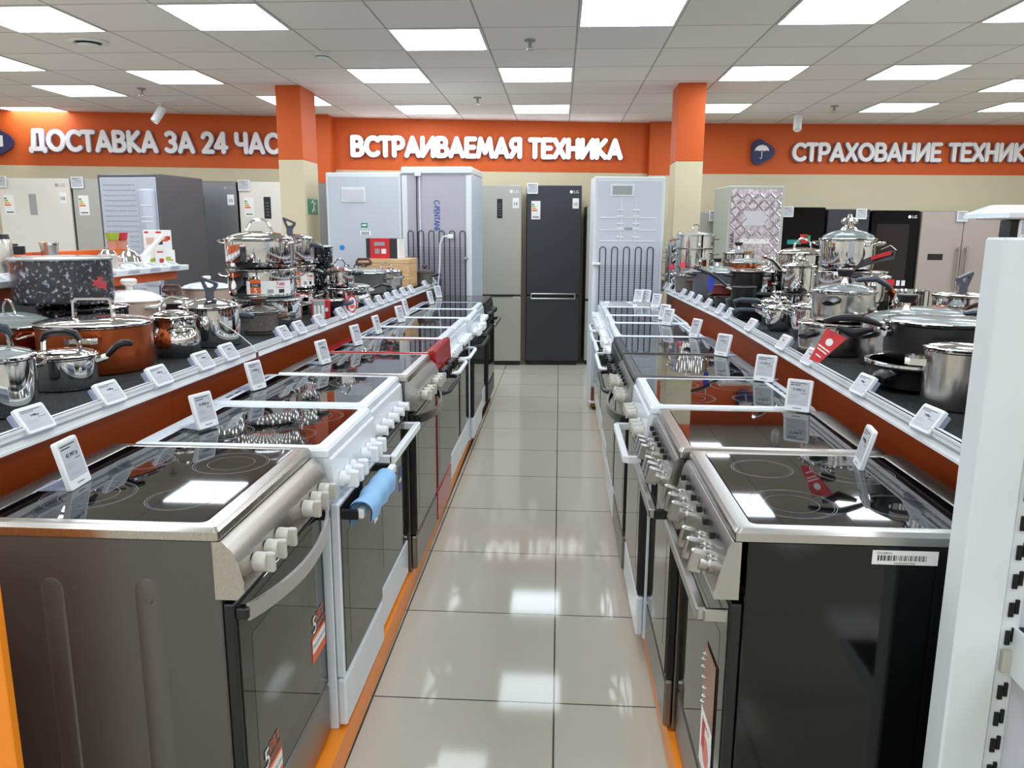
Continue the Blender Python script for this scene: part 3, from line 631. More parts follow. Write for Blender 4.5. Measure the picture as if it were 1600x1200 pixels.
# ------------------------------------------------------------------ cookware
def knob_on(lid, kind, m, z, ang=0, s_=1.0):
    b = MB(); b.M = Matrix.Translation((0, 0, z)) @ Matrix.Rotation(ang, 4, 'Z') @ Matrix.Scale(s_, 4)
    if kind == 'loop':
        b.tube([(-.06, 0, -.004), (-.058, 0, .004), (-.036, 0, .04), (-.022, 0, .05), (.022, 0, .05), (.036, 0, .04), (.058, 0, .004), (.06, 0, -.004)], .0055, m, 8)
    elif kind == 'arch':
        b.tube([(.042*math.cos(rad(a)), 0, .046*math.sin(rad(a))-.004) for a in range(0, 181, 15)], .005, m, 8)
    elif kind == 'strap':
        b.tube([(-.055, 0, -.012), (-.052, 0, .042), (-.045, 0, .05), (.045, 0, .05), (.052, 0, .042), (.055, 0, -.012)], .011, m, 4, flat=(1.3, .4), up=(0, 1, 0))
    elif kind == 'bow':
        b.tube([(-.05, 0, -.004), (-.048, 0, .02), (-.04, 0, .036)], .007, CHROME, 8); b.tube([(.05, 0, -.004), (.048, 0, .02), (.04, 0, .036)], .007, CHROME, 8)
        b.tube([(-.052, 0, .022), (-.04, 0, .042), (-.015, 0, .05), (.015, 0, .05), (.04, 0, .042), (.052, 0, .022)], [.008, .012, .012, .012, .012, .008], m, 8)
    elif kind == 'cap':
        b.lathe([(.016, -.006), (.012, .004), (.011, .022), (.02, .024)], CHROME, 16)
        b.lathe([(0, .024), (.024, .024), (.032, .046), (.031, .05), (0, .051)], m, 22)
    elif kind == 'ball':
        b.lathe([(.034, -.004), (.03, .006), (.018, .012), (.016, .018), (.032, .024), (.034, .034), (.024, .046), (.01, .05), (.008, .062), (0, .063)], m, 24)
    elif kind == 'fin':
        b.lathe([(.02, -.006), (.018, .01), (.017, .03)], m, 14)
        o = [(-.014, .02), (-.036, .082), (-.03, .09), (.034, .062), (.036, .05), (.016, .02)]; i = [(-.008, .044), (-.018, .066), (-.012, .070), (.018, .057), (.02, .05), (.006, .042)]
        k = len(o); vs = [(x, y, zz) for y in (-.012, .012) for x, zz in o]+[(x, y, zz) for y in (-.012, .012) for x, zz in i]; f = []
        for j in range(k):
            q = (j+1) % k; f += [(j, q, 2*k+q, 2*k+j), (k+j, 3*k+j, 3*k+q, k+q), (j, k+j, k+q, q), (2*k+j, 2*k+q, 3*k+q, 3*k+j)]
        b.add(vs, f, m)
    elif kind == 'bowl':
        b.lathe([(.014, -.004), (.014, .008), (.03, .014), (.04, .032), (.043, .036), (.03, .03), (0, .03)], m, 22)
    elif kind == 'grip':
        b.lathe([(.02, -.004), (.017, .012), (.012, .02)], m, 14); b.tube([(-.05, 0, .026), (-.03, 0, .018), (.03, 0, .018), (.05, 0, .026)], .012, m, 8); b.tube([(-.05, 0, .026), (-.035, 0, .05), (.035, 0, .05), (.05, 0, .026)], .009, m, 8)
    else:
        b.lathe([(.012, -.004), (.01, .012), (.024, .018), (.026, .03), (.02, .036), (0, .037)], m, 20)
    return b.build('lid_knob', lid)
def pot(name, label, cat, loc, r, h, m, shape='straight', lid=None, knob=None, km=None, side=None, sm=None, sang=0, long=None, lm=None, lang=0, dome=None, group=None, kang=None, ks=1.0, ltilt=.12, zs=.78, basem=None):
    t = thing(name, label, cat, loc, 0, group)
    b = MB(); bm_ = basem or m
    if shape == 'straight': pr = [(r*.9, 0), (r*.96, .004), (r*.985, .016), (r, .03), (r, h-.006)]
    elif shape == 'flare': pr = [(r*.72, 0), (r*.78, .006), (r*.86, h*.4), (r*.94, h*.8), (r*.97, h-.006)]
    elif shape == 'bulge': pr = [(r*.80, 0), (r*.86, .012), (r*.97, h*.18), (r, h*.38), (r*.97, h*.6), (r*.84, h*.74), (r*.82, h*.8), (r*.87, h-.006)]
    elif shape == 'cup': pr = [(r*.6, 0), (r*.74, .004), (r*.9, .018), (r*.98, .04), (r, .07), (r*.985, h-.006)]
    else: pr = [(r*.7, 0), (r*.8, .006), (r*.93, h*.5), (r, h-.005)]
    rt = pr[-1][0]
    b.lathe([(0, .001)]+pr[:2], bm_, 36); b.lathe(pr[1:], m, 40)
    rm = CHROME if m in (COPPER, COPPERB, CHROME, CHROMEB) else m
    b.lathe([(rt, h-.006), (rt+.005, h-.002), (rt+.005, h), (rt-.001, h+.001), (rt-.004, h-.004), (rt-.006, h*.2), (rt*.7, .006), (0, .006)], rm, 40)
    body = b.build('body', t)
    if lid:
        b = MB(); dm = dome if dome is not None else r*.2; R = rt+.006
        b.lathe([(R-.012, h-.004), (R, h+.001), (R+.002, h+.006), (R-.004, h+.009), (R-.012, h+.009)], lid if lid not in (GLIDS,) else CHROME, 40)
        b.lathe([(R-.012, h+.009), (R*.86, h+.009+dm*.3), (R*.62, h+.009+dm*.68), (R*.34, h+.009+dm*.92), (R*.12, h+.009+dm), (0, h+.009+dm)], lid, 40)
        if lid is GLIDS: b.lathe([(0, h+.008), (R-.02, h+.006)], P('pot inside', '6c6f6e', .5, .4), 36)
        l = b.build('lid', t)
        if knob: knob_on(l, knob, km or CHROME, h+.009+dm, kang if kang is not None else sang, ks)
    if side:
        z = h*zs
        for q in (0, math.pi):
            b = MB(); b.M = Matrix.Rotation(sang+q, 4, 'Z')
            if side == 'loop': b.tube([(rt-.004, -.045, z-.004), (rt+.02, -.044, z), (rt+.042, -.03, z+.008), (rt+.047, 0, z+.01), (rt+.042, .03, z+.008), (rt+.02, .044, z), (rt-.004, .045, z-.004)], .005, sm or CHROME, 8)
            elif side == 'strap': b.tube([(rt-.004, -.05, z), (rt+.035, -.045, z), (rt+.045, -.03, z), (rt+.045, .03, z), (rt+.035, .045, z), (rt-.004, .05, z)], .012, sm or CHROME, 4, flat=(1.1, .3), up=(0, 0, 1))
            elif side == 'lug': b.tube([(rt-.006, -.045, z), (rt+.03, -.036, z+.004), (rt+.042, 0, z+.006), (rt+.03, .036, z+.004), (rt-.006, .045, z)], [.007, .011, .012, .011, .007], sm or BLACK, 8)
            else: b.tube([(rt-.006, 0, z), (rt+.02, 0, z-.004), (rt+.05, 0, z-.012)], [.03, .034, .02], sm or BLACK, 8, flat=(.5, 1.1), up=(0, 0, 1))
            b.build('side_handle', t)
    if long:
        z = h*.8; b = MB(); b.M = Matrix.Rotation(lang, 4, 'Z')
        b.tube([(rt-.006, 0, z), (rt+.03, 0, z+.012)], [.013, .011], CHROME if lm is not COPPER else lm, 8)
        n = 7; pts = [(rt+.025+(long-.025)*i/n, 0, z+.012+ltilt*long*(i/n)+.018*math.sin(math.pi*i/n)) for i in range(n+1)]
        b.tube(pts, [.010, .013, .014, .014, .014, .014, .013, .009], lm or BLACK, 8, flat=(.75, 1.1), up=(0, 0, 1))
        b.build('handle', t)
    return t
def pp(px, py, z=DZ): q = at(px, py, z=z); return (q.x, q.y, z)
def py_(px, y, z=DZ):
    """point at depth y, height z seen in photo column px"""
    lo, hi = -400., 1600.
    for _ in range(50):
        m = (lo+hi)/2; q = at(px, m, y=y)
        if q.z > z: lo = m
        else: hi = m
    return (at(px, lo, y=y).x, y, z)
GS = 'steel pots on the shelves'
# --- shelf behind the red cooker, from the near end
pot('cooking_pot', 'steel pot with glass lid and black bow handle, at the near end of the shelf', 'pot', (-1.44, 1.87, DZ), .098, .145, CHROME, lid=GLIDS, knob='bow', km=DGREY, kang=rad(60), side='loop', sang=rad(80), group=GS)
pot('saucepan', 'steel saucepan with strainer lid and black handles below the big copper pot', 'saucepan', pp(103, 605), .092, .095, CHROME, lid=CHROME, knob='bow', km=BLACK, kang=rad(15), dome=.014, long=.10, lm=BLACK, lang=rad(25), ltilt=.35)
pot('cooking_pot', 'big coppery brown pot with flat steel lid and wide strap handle', 'pot', (-1.565, 2.53, DZ), .178, .155, COPPERB, lid=CHROME, knob='strap', kang=rad(10), dome=.016, side='strap', sang=rad(-70), ks=1.15)
t = thing('lever_handle', 'chrome lever handle with orange cloth lying beside the coppery pot', 'loose handle', (-1.60, 2.10, DZ+.002), rad(40))  # handle of a wide lid, built as a loose lever on legs
b = MB(); b.tube([(-.1, 0, .12), (-.03, 0, .115), (.05, .01, .11), (.1, .02, .10)], .009, CHROME, 8); b.tube([(-.1, 0, .12), (-.1, 0, 0)], .006, CHROME, 6); b.tube([(.1, .02, .1), (.1, .02, 0)], .006, CHROME, 6); b.build('lever', t)
b = MB(); b.box(-.09, .08, .005, .03, .085, .1, ORP, .004); b.build('grip', t)
pot('cooking_pot', 'copper pot with a domed glass lid beside the wrapped flowered pot', 'pot', (-1.93, 2.62, DZ), .135, .13, COPPER, lid=GLIDS, knob='arch', dome=.04, side='loop', sang=rad(-30))
# flowered enamel pots, one on the other
px_, py0 = -2.0, 3.05
pot('enamel_pot', 'black enamel pot with white flowers under the wrapped one', 'pot', (px_+.06, py0+.02, DZ), .165, .15, ENAM, lid=CHROME, dome=.012, side='loop', sm=BLACK, sang=rad(-60))
E1 = pot('enamel_pot', 'large black flowered enamel pot in clear wrap with red pepper print', 'pot', (px_, py0, DZ+.172), .182, .175, ENAM, lid=P('pale lid glass', 'c9cfcc', .2, .06), dome=.008, side=None)
b = MB(); b.lathe([(.160, .0), (.177, .01), (.185, .03), (.186, .17), (.191, .18), (.192, .188)], P('clear wrap film', 'e8ecf2', 0, .06, 1.5, Alpha=.07), 40); b.build('wrap_film', E1)
b = MB()
for a, z, sz in ((-18, .085, .028), (-8, .075, .034), (-13, .1, .022)):
    pts = [(rad(a)+sz*5*math.cos(rad(q))*(.6+.4*(q % 80 > 30)), z+sz*.6*math.sin(rad(q))*(.6+.4*(q % 80 > 30))) for q in range(0, 360, 20)]
    b.add([(.1832*math.cos(u), .1832*math.sin(u), v) for u, v in pts], [tuple(range(len(pts)))], REDP)
b.build('pepper_print', E1)
pot('casserole', 'white ceramic casserole with round white knob under the orange shelf', 'casserole', py_(207, 3.75), .155, .12, BEIGEP, lid=CERAM, knob='knob', km=CERAM, dome=.045, ks=1.5, side='lug', sm=CERAM, sang=rad(-20))
pot('casserole', 'small white ceramic casserole half hidden behind the flowered pots', 'casserole', py_(172, 4.05), .11, .13, BEIGEP, lid=CERAM, knob='knob', km=CERAM, dome=.03, ks=1.3)
pot('cooking_pot', 'bulged steel pot with arched lid handle, on the rail side of the shelf', 'pot', pp(277, 556), .088, .145, CHROME, 'bulge', lid=CHROME, knob='arch', kang=rad(20), side='loop', sang=rad(-50), dome=.02, ks=1.15, group=GS)
pot('frying_pan', 'dark brown pan with steel lid and brown handle grip', 'pan', py_(272, 4.1), .16, .08, P('dark brown enamel', '2a1713', 0, .3), lid=CHROME, knob='grip', km=BROWNH, kang=rad(0), dome=.03)
pot('casserole', 'pale enamel pot with white lid behind the upright grey handle', 'casserole', py_(326, 4.75), .15, .11, BEIGEP, lid=P('pale blue enamel', 'cfd9e6', 0, .15), knob='knob', km=CERAM, dome=.03)
pot('cooking_pot', 'steel pot with upright grey handle on its glass lid', 'pot', pp(333, 538), .117, .155, CHROME, lid=CHROME, knob='fin', km=DGREY, kang=rad(15), side='paddle', sm=DGREY, sang=rad(35), dome=.03, ks=.95)
pot('cooking_pot', 'brown stone coated pot with wooden brown handles in front of the label stack', 'pot', pp(407, 521), .09, .098, GRANITE, 'flare', lid=P('smoked lid glass', '6a6864', .3, .06), knob='bowl', km=BROWNH, side='lug', sm=BROWNH, sang=rad(20), dome=.022, ks=.9)
t = thing('hanging_tag', 'narrow dark paper tag on a white string hanging over the shelf rail', 'tag', (XL(2.93)+.03, 2.93, DZ+.02), rad(80))
b = MB(); b.tube([(-.02, .13, .10), (-.01, .05, .045), (0, .012, .01), (0, -.012, -.02)], .0016, PAPER, 5); b.build('string', t)
b = MB(); b.prism([(-.007, -.02), (.007, -.02), (.01, -.075), (.0, -.1), (-.008, -.078)], -.014, -.012, BROWNH, 1); b.build('card', t)
# label stack
kx, ky = -1.49, 3.86
def label_on(pt_, r, a0, a1, z0, z1, word, sub):
    b = MB(); f = lambda u: (lambda x, y, h_: (lambda a: ((r+h_)*math.cos(a), (r+h_)*math.sin(a), u+y))((a0+a1)/2+x/r))
    b.lathe([(r, z0), (r, z1)], PAPER, 14, a0=a0, a1=a1)
    w_ = a1-a0; b.lathe([(r+.0006, z0+.004), (r+.0006, z1+.008)], ORP, 6, a0=a0+w_*.08, a1=a0+w_*.3); b.lathe([(r+.0009, z0+(z1-z0)*.55), (r+.0009, z0+(z1-z0)*.82)], INK, 6, a0=a0+w_*.08, a1=a0+w_*.3)
    h = z1-z0
    def mk(fr, zc): return lambda x, y, h_: ((r+.0014+h_)*math.cos(a0+w_*fr+x/r), (r+.0014+h_)*math.sin(a0+w_*fr+x/r), zc+y)
    b.text('5', (0, 0, 0), (1, 0, 0), (0, 0, 1), h*.55, PAPER, .03, bend=mk(.19, z0+h*.1)); b.text('STEEL', (0, 0, 0), (1, 0, 0), (0, 0, 1), h*.2, PAPER, .02, bend=mk(.19, z0+h*.61))
    b.text(word, (0, 0, 0), (1, 0, 0), (0, 0, 1), h*.36, REDP, .03, bend=mk(.72, z0+h*.66)); b.text(sub, (0, 0, 0), (1, 0, 0), (0, 0, 1), h*.2, REDP, 0, bend=mk(.72, z0+h*.45))
    for q in (.5, .75): b.lathe([(r+.0008, z0+h*.08), (r+.0008, z0+h*.36)], GREYL if q < .6 else INK, 4, a0=a0+w_*(q-.07), a1=a0+w_*(q+.06))
    b.build('paper_label', pt_)
pot('cooking_pot', 'steel pot with glass lid at the bottom of the label stack', 'pot', (kx+.03, ky-.02, DZ), .165, .125, CHROME, lid=GLIDS, dome=.006, side='loop', sang=rad(20), group=GS)
K2 = pot('cooking_pot', 'steel pot with a printed paper label, in the middle of its stack', 'pot', (kx, ky, DZ+.142), .166, .128, CHROME, lid=CHROME, dome=.006, side='loop', sang=rad(10), group=GS)
label_on(K2, .1668, rad(-96), rad(-18), .018, .082, 'Tefal', 'Evolution')
pot('cooking_pot', 'steel pot with trapezoid lid handle on top of the label stack', 'pot', (kx-.005, ky, DZ+.288), .166, .13, CHROME, lid=CHROME, knob='loop', kang=rad(5), dome=.035, side='loop', sang=rad(175), zs=.9, ks=1.1, group=GS)
t2 = (kx-.03, ky+.52)
pot('cooking_pot', 'steel pot hidden low behind the label stack', 'pot', (t2[0], t2[1], DZ), .13, .13, CHROME, lid=CHROME, dome=.004, side='loop', sang=rad(10))
t = pot('cooking_pot', 'steel pot with small label, second of the stack behind', 'pot', (t2[0], t2[1], DZ+.146), .13, .12, CHROME, lid=CHROME, dome=.004, side='paddle', sm=BLACK, sang=rad(5)); label_on(t, .1308, rad(-70), rad(-5), .015, .085, 'Tefal', 'Primary')
pot('cooking_pot', 'steel pot with upright grey lid handle on top of the stack behind', 'pot', (t2[0], t2[1], DZ+.282), .13, .135, CHROME, lid=CHROME, knob='fin', km=DGREY, kang=rad(15), dome=.022, side='paddle', sm=DGREY, sang=rad(5))
b = MB(); b.box(-.05, .05, -.035, .035, 0, .1, REDP, .003); b.box(-.04, .04, -.036, -.034, .04, .06, PAPER); tag(b.build('cardboard_box', None, (-1.28, 4.12, DZ), (0, 0, rad(15))), 'small red cardboard box tucked beside the label stack', 'box')
b = MB(); b.box(-.03, .03, -.03, .03, 0, .11, GREYL, .002)
for i in range(3): b.box(-.026+i*.019, -.013+i*.019, -.0312, -.0298, .02, .085, PAPER)
tag(b.build('cardboard_box', None, (-1.25, 3.99, DZ), (0, 0, rad(20))), 'small grey cardboard box with white bars at the foot of the label stack', 'box')
pot('cooking_pot', 'low steel pot under the small saucepan with arched lid handle', 'pot', (-1.29, 4.58, DZ), .095, .125, CHROME, lid=CHROME, dome=.006, side='lug', sang=rad(0))
SP = pot('saucepan', 'small steel saucepan with arched lid handle on a low pot', 'saucepan', (-1.295, 4.58, DZ+.141), .082, .09, CHROME, lid=CHROME, knob='arch', kang=rad(-20), dome=.018, side='lug', sm=BLACK, sang=rad(20))
pot('frying_pan', 'black pan with white sticker in front of the low steel pot', 'pan', (-1.28, 4.25, DZ), .09, .085, NONST, 'flare', lid=CHROME, dome=.006, side='lug', sm=DGREY, sang=rad(200))
pot('saucepan', 'steel saucepan with crossed lids before the big grey stone pot', 'saucepan', (-1.27, 4.86, DZ), .085, .12, CHROME, 'bulge', lid=CHROME, dome=.012, long=.14, lm=BLACK, lang=rad(15), ltilt=.05)
ex, ey = -1.56, 5.0
pot('enamel_pot', 'black flowered enamel saucepan, lower of two', 'pot', (ex, ey, DZ), .10, .24, ENAM, lid=BLACK, dome=.004, long=.08, lm=BLACK, lang=rad(10))
pot('enamel_pot', 'black flowered enamel saucepan with red flower, upper of two', 'pot', (ex, ey, DZ+.255), .095, .105, ENAM, lid=P('pale lid glass', 'c9cfcc', .2, .06), dome=.006, long=.08, lm=BLACK, lang=rad(185))
pot('cooking_pot', 'big grey stone coated pot with brown lid grip', 'pot', (-1.39, 5.52, DZ), .165, .168, GRANG, 'flare', lid=GLIDS, knob='grip', km=BROWNH, kang=rad(0), dome=.035, side='lug', sm=GRANG, sang=rad(0), ks=1.1)
pot('cooking_pot', 'steel pot with two arched lid handles in front of the wooden crate', 'pot', (-1.345, 6.03, DZ), .125, .15, CHROMEB, lid=CHROME, knob='arch', kang=rad(10), dome=.025, side='strap', sang=rad(-40), group=GS)
t = thing('wooden_crate', 'pale wooden crate under the red cookware box', 'crate', (-1.44, 6.56, DZ), rad(-4))
b = MB(); b.box(-.21, .21, -.14, .14, 0, .235, WOODBOX, .004); b.build('case', t); b = MB(); b.box(-.212, .212, -.142, .142, .2, .2385, WOODBOX, .003)
b.text('FISSLER'[:0] or '---', (.1, -.1425, .06), (1, 0, 0), (0, 0, 1), .05, BROWNH); b.build('lid', t)
t = thing('cookware_box', 'red and black cardboard cookware box on the wooden crate', 'box', (-1.46, 6.55, DZ+.2385), rad(-3))
b = MB(); b.box(-.14, .14, -.09, .09, 0, .165, P('black carton', '2c2a2a', 0, .45), .002); b.box(-.105, .06, -.0915, .0905, -.0, .1655, REDP); b.box(.125, .1405, -.0905, .0905, .002, .163, PAPER); b.build('carton', t)
b = MB(); b.box(-.07, .02, -.093, -.091, .105, .135, GREYL); b.box(-.065, -.025, -.093, -.091, .04, .08, GREYL); b.box(-.01, .03, -.093, -.091, .04, .08, PAPER); b.build('picture_panel', t)
pot('cooking_pot', 'dark brown stone coated pot at the far end beside the crate', 'pot', (-1.17, 6.78, DZ), .075, .11, GRANITE, 'flare', lid=P('smoked lid glass', '6a6864', .3, .06), knob='knob', km=BROWNH, dome=.02, side='lug', sm=BLACK, sang=rad(0))
# round sticker standing on the rail
t = thing('price_sticker', 'round red edged sticker with blue and orange print on the shelf rail', 'sticker', (XL(4.33)+.014, 4.33, DZ+.014+.01), rad(72))
b = MB(); b.M = Matrix.Translation((0, 0, .035)) @ Matrix.Rotation(rad(90), 4, 'X'); b.lathe([(0, -.002), (.052, -.002), (.052, 0), (.04, .0004)], REDP, 28); b.disc(.04, .0006, PAPER, 24); b.build('disc', t)
b = MB(); b.box(-.022, .016, -.003, -.001, .035, .058, BLUE, .001); b.box(-.018, .024, -.003, -.001, .012, .03, ORP, .001); b.build('print', t)

# ---- orange back shelf at the near end
t = thing('orange_shelf_unit', 'orange shelf unit with white shelf behind the flowered pots', 'shelf unit', (0, 0, 0))
b = MB(); b.box(-2.62, -2.59, 2.3, 4.62, .4, 1.405, PLINTH if 0 else ORANGE, .002); b.build('back_panel', t)
b = MB(); b.box(-2.58, -2.2, 2.3, 4.55, 1.285, 1.315, RAILM, .003); b.build('shelf', t)
b = MB(); b.box(-2.57, -2.25, 2.3, 4.5, 1.235, 1.284, ORANGE, .002); b.build('fascia', t)
b = MB(); b.box(-2.589, -2.575, 2.3, 4.6, .4, 1.23, P('pale grey steel panel', 'b9c0c6', 0, .4)); b.build('lower_panel', t)
b = MB(); b.prism([(-2.58, 1.18), (-2.3, 1.284), (-2.58, 1.284)], 4.5, 4.52, WSTEEL, 1); b.build('bracket', t)
b = MB(); b.box(-2.62, -2.2, 2.3, 4.55, 0, .4, CREAM); b.build('foot', t)
SZ = 1.315
def col_y(px, x, z=SZ):
    lo, hi = 1.5, 9.
    for _ in range(40):
        m = (lo+hi)/2; d = Vector((x, m, z-CAM_H))
        if 800+F_PX*d.dot(RT)/d.dot(FW) < px: lo = m
        else: hi = m
    return lo
def carton(x, y, z, w_, d_, h_, rz, cols, lab):
    t = thing('cardboard_box', lab, 'box', (x, y, z), rz, 'cartons on the orange shelf unit')
    b = MB(); b.box(-w_/2, w_/2, -d_/2, d_/2, 0, h_, PAPER, .001); b.build('carton', t)
    b = MB(); b.box(-w_*.42, -w_*.1, -d_/2-.001, -d_/2, h_*.84, h_*.93, REDP)
    for u, v, s_, m in cols: b.lathe([(0, -.001), (s_, 0)], m, 12) if 0 else b.box(u*w_-s_, u*w_+s_, -d_/2-.001, -d_/2, v*h_-s_, v*h_+s_, m, 0)
    b.build('print', t)
carton(-2.40, 4.50, SZ, .075, .05, .085, rad(30), ((.0, .3, .01, YEL), (.25, .35, .01, GREENP)), 'white carton with green fruit print, lower on the orange shelf unit')
carton(-2.31, 4.49, SZ, .105, .06, .085, rad(30), ((-.2, .3, .012, REDP), (.15, .4, .014, YEL), (.3, .25, .01, ORP)), 'white carton with red and yellow fruit print, lower at the shelf end')
carton(-2.40, 4.50, SZ+.0855, .065, .05, .115, rad(30), ((.0, .45, .02, BEIGEP),), 'white carton with pale print, on top of the green fruit one')
carton(-2.315, 4.49, SZ+.0855, .09, .055, .115, rad(30), ((-.2, .4, .014, INK), (.12, .55, .014, ORP), (.3, .6, .011, REDP)), 'white carton with dark and orange print, on top at the shelf end')
t = thing('mortar', 'white mortar with leaning pestle on the orange shelf unit', 'mortar', (-2.38, col_y(221, -2.38), SZ)); b = MB(); b.lathe([(0, 0), (.035, 0), (.05, .03), (.055, .06), (.05, .06), (.02, .02), (0, .02)], CERAM, 20); b.build('bowl', t)
b = MB(); b.tube([(-.01, 0, .03), (.09, .06, .15), (.105, .07, .165)], [.016, .013, .016], CERAM, 10); b.build('pestle', t)
t = thing('sugar_bowl', 'patterned silver sugar bowl on the white shelf', 'bowl', (-2.36, col_y(203, -2.36), SZ)); b = MB(); b.lathe([(0, 0), (.04, 0), (.065, .03), (.06, .055), (.05, .062)], CHROME, 24); b.build('bowl', t); b = MB(); b.lathe([(.05, .062), (.035, .085), (.008, .095), (.006, .105), (.01, .112), (0, .118)], CHROME, 24); b.build('lid', t)
for y, m, mm, lab in ((col_y(180, -2.5), GREENP, YEL, 'tall carafe with yellow green cap on the orange shelf unit'), (col_y(193, -2.5), REDC, REDC, 'tall carafe with red cap on the orange shelf unit')):
    t = thing('carafe', lab, 'carafe', (-2.5, y, SZ), 0, 'carafes'); b = MB(); b.lathe([(0, 0), (.035, 0), (.042, .04), (.03, .1), (.033, .14)], P('clear amber glass', 'd9793f', 0, .05, 1.45, Alpha=.45), 18); b.build('body', t); b = MB(); b.lathe([(.026, .14), (.03, .145), (.038, .185), (.036, .185), (0, .16)], m, 18); b.build('cap', t)
t = thing('glass_jar', 'round glass sugar jar beside the carafes', 'jar', (-2.36, col_y(170, -2.36), SZ)); b = MB(); b.lathe([(0, 0), (.045, 0), (.05, .03), (.05, .07), (.042, .078)], P('jar glass', 'd6d6d2', .2, .06, 1.45, Alpha=.6), 20); b.build('body', t); b = MB(); b.lathe([(.044, .078), (.03, .095), (.008, .1), (.008, .112), (0, .114)], CHROME, 20); b.build('lid', t)
t = thing('metal_cup', 'small grey metal cup standing on the orange shelf panel', 'cup', (-2.53, col_y(81, -2.53), SZ), 0); b = MB(); b.lathe([(0, 0), (.03, 0), (.042, .13), (.046, .135), (.04, .132), (.03, .02), (0, .02)], SATIN, 20); b.build('body', t); b = MB(); b.lathe([(.0425, .125), (.045, .138)], CHROME, 20); b.build('rim', t)
t = thing('black_jar', 'small orange jar with a black screw lid', 'jar', (-2.5, col_y(29, -2.5), SZ)); b = MB(); b.lathe([(0, 0), (.04, 0), (.042, .08), (.035, .09)], ORP, 18); b.build('body', t); b = MB(); b.lathe([(.038, .088), (.038, .125), (.012, .128), (.01, .136), (0, .137)], BLACK, 18); b.build('lid', t)
t = thing('thermos', 'steel thermos at the near end of the orange shelf unit', 'thermos', (-2.38, col_y(3, -2.38), SZ)); b = MB(); b.lathe([(0, 0), (.05, 0), (.052, .02), (.052, .14), (.045, .16)], STEEL, 22); b.build('body', t); b = MB(); b.lathe([(.045, .16), (.042, .18), (0, .185)], BLACK, 22); b.build('stopper', t)
for i in range(9):
    y = 2.62+i*.22; price_tag(.1, .055, (-2.19, y, SZ+.002), rad(90), rad(-62), f'{ORD[i]} price tag along the white shelf of the orange unit', 'price tags on the orange unit', 'rail')

# --- shelf behind the black sided cooker
t = pot('frying_pan', 'black pan with wide steel rim and helper handle under the black saucepan', 'pan', (1.10, 2.42, DZ), .15, .075, NONST, 'flare', side='paddle', sm=BLACK, sang=rad(215))
b = MB(); b.lathe([(.146, .076), (.152, .078), (.152, .086), (.146, .088), (.136, .086)], CHROME, 40); b.build('steel_rim', t)
b = MB(); b.M = Matrix.Rotation(rad(-50), 4, 'Z'); b.tube([(.148, -.05, .075), (.2, -.04, .078), (.21, 0, .08), (.2, .04, .078), (.148, .05, .075)], .012, CHROMEB, 4, flat=(1, .25), up=(0, 0, 1)); b.build('strap_handle', t)
BS = pot('saucepan', 'black saucepan with steel rimmed glass lid and long black handle', 'saucepan', (1.16, 2.44, DZ+.0885), .15, .112, NONST, 'straight', lid=GLIDS, dome=.012, long=.20, lm=BLACK, lang=rad(183), ltilt=.06)
b = MB(); b.M = Matrix.Rotation(rad(183), 4, 'Z'); b.tube([(.151, 0, .085), (.165, 0, .085)], .018, CHROME, 16); b.tube([(.2, 0, .09), (.26, 0, .075), (.31, 0, .095)], [.006, .014, .006], BLACK, 8, flat=(1.2, .6), up=(0, 0, 1)); b.build('handle_bracket', BS)
e = Vector((1.165-.31, 2.43, DZ+.17))
t = thing('hanging_tag', 'red cone shaped paper tag with white print hanging from the black handle', 'tag', e, rad(-50))
b = MB(); tri = [(-.012, -.0), (.012, 0.0), (.05, -.15), (.0, -.165), (-.05, -.15)]; tri = [(-.034, -.01), (.038, -.0), (.016, -.11), (-.017, -.118)]
b.M = Matrix.Rotation(rad(28), 4, 'Y') @ Matrix.Rotation(rad(-15), 4, 'X'); b.prism(tri, -.0015, .0015, REDP, 1)
b.add([(.002+.012*math.cos(i*.52), -.0025, -.04+.012*math.sin(i*.52)) for i in range(12)], [tuple(range(12))], PAPER)
for z, l in ((-.066, .022), (-.076, .018), (-.094, .010)): b.box(-l, l, -.003, -.0015, z, z+.004, PAPER)
b.build('card', t); b = MB(); b.tube([(0, 0, -.01), (.004, 0, .012)], .0015, PAPER, 5); b.build('string', t)
pot('cooking_pot', 'tall steel pot with flat lid beside the white gondola post', 'pot', (1.09, 2.15, DZ), .09, .16, CHROMEB, lid=CHROME, dome=.01, side='strap', sang=rad(160), group=GS)
pot('cooking_pot', 'tall open steel pot partly hidden by the white gondola post', 'pot', (1.11, 1.915, DZ), .10, .185, CHROMEB, side='lug', sm=CHROME, sang=rad(80), group=GS)
pot('cooking_pot', 'big brushed steel pot with glass lid and black cap behind the black saucepan', 'pot', (1.24, 2.86, DZ), .145, .155, CHROMEB, lid=GLIDS, knob='cap', km=BLACK, dome=.035, side='paddle', sm=BLACK, sang=rad(200), ks=1.1)
bx, by = 1.09, 3.12
pot('cooking_pot', 'brushed steel pot at the bottom with black side handles', 'pot', (bx-.01, by, DZ), .128, .115, CHROMEB, lid=CHROME, dome=.006, side='paddle', sm=BLACK, sang=rad(215))
pot('cooking_pot', 'brushed steel pot with glass lid and black cap, upper of its pair', 'pot', (bx+.02, by, DZ+.131), .115, .112, CHROMEB, lid=GLIDS, knob='cap', km=BLACK, dome=.024, side='paddle', sm=BLACK, sang=rad(232), ks=1.05)
cx_, cy_ = 1.365, 3.80
pot('cooking_pot', 'wide polished pot at the bottom of the tallest stack', 'pot', (cx_-.03, cy_, DZ), .165, .135, CHROME, lid=CHROME, dome=.006, side='loop', sang=rad(-60), group=GS)
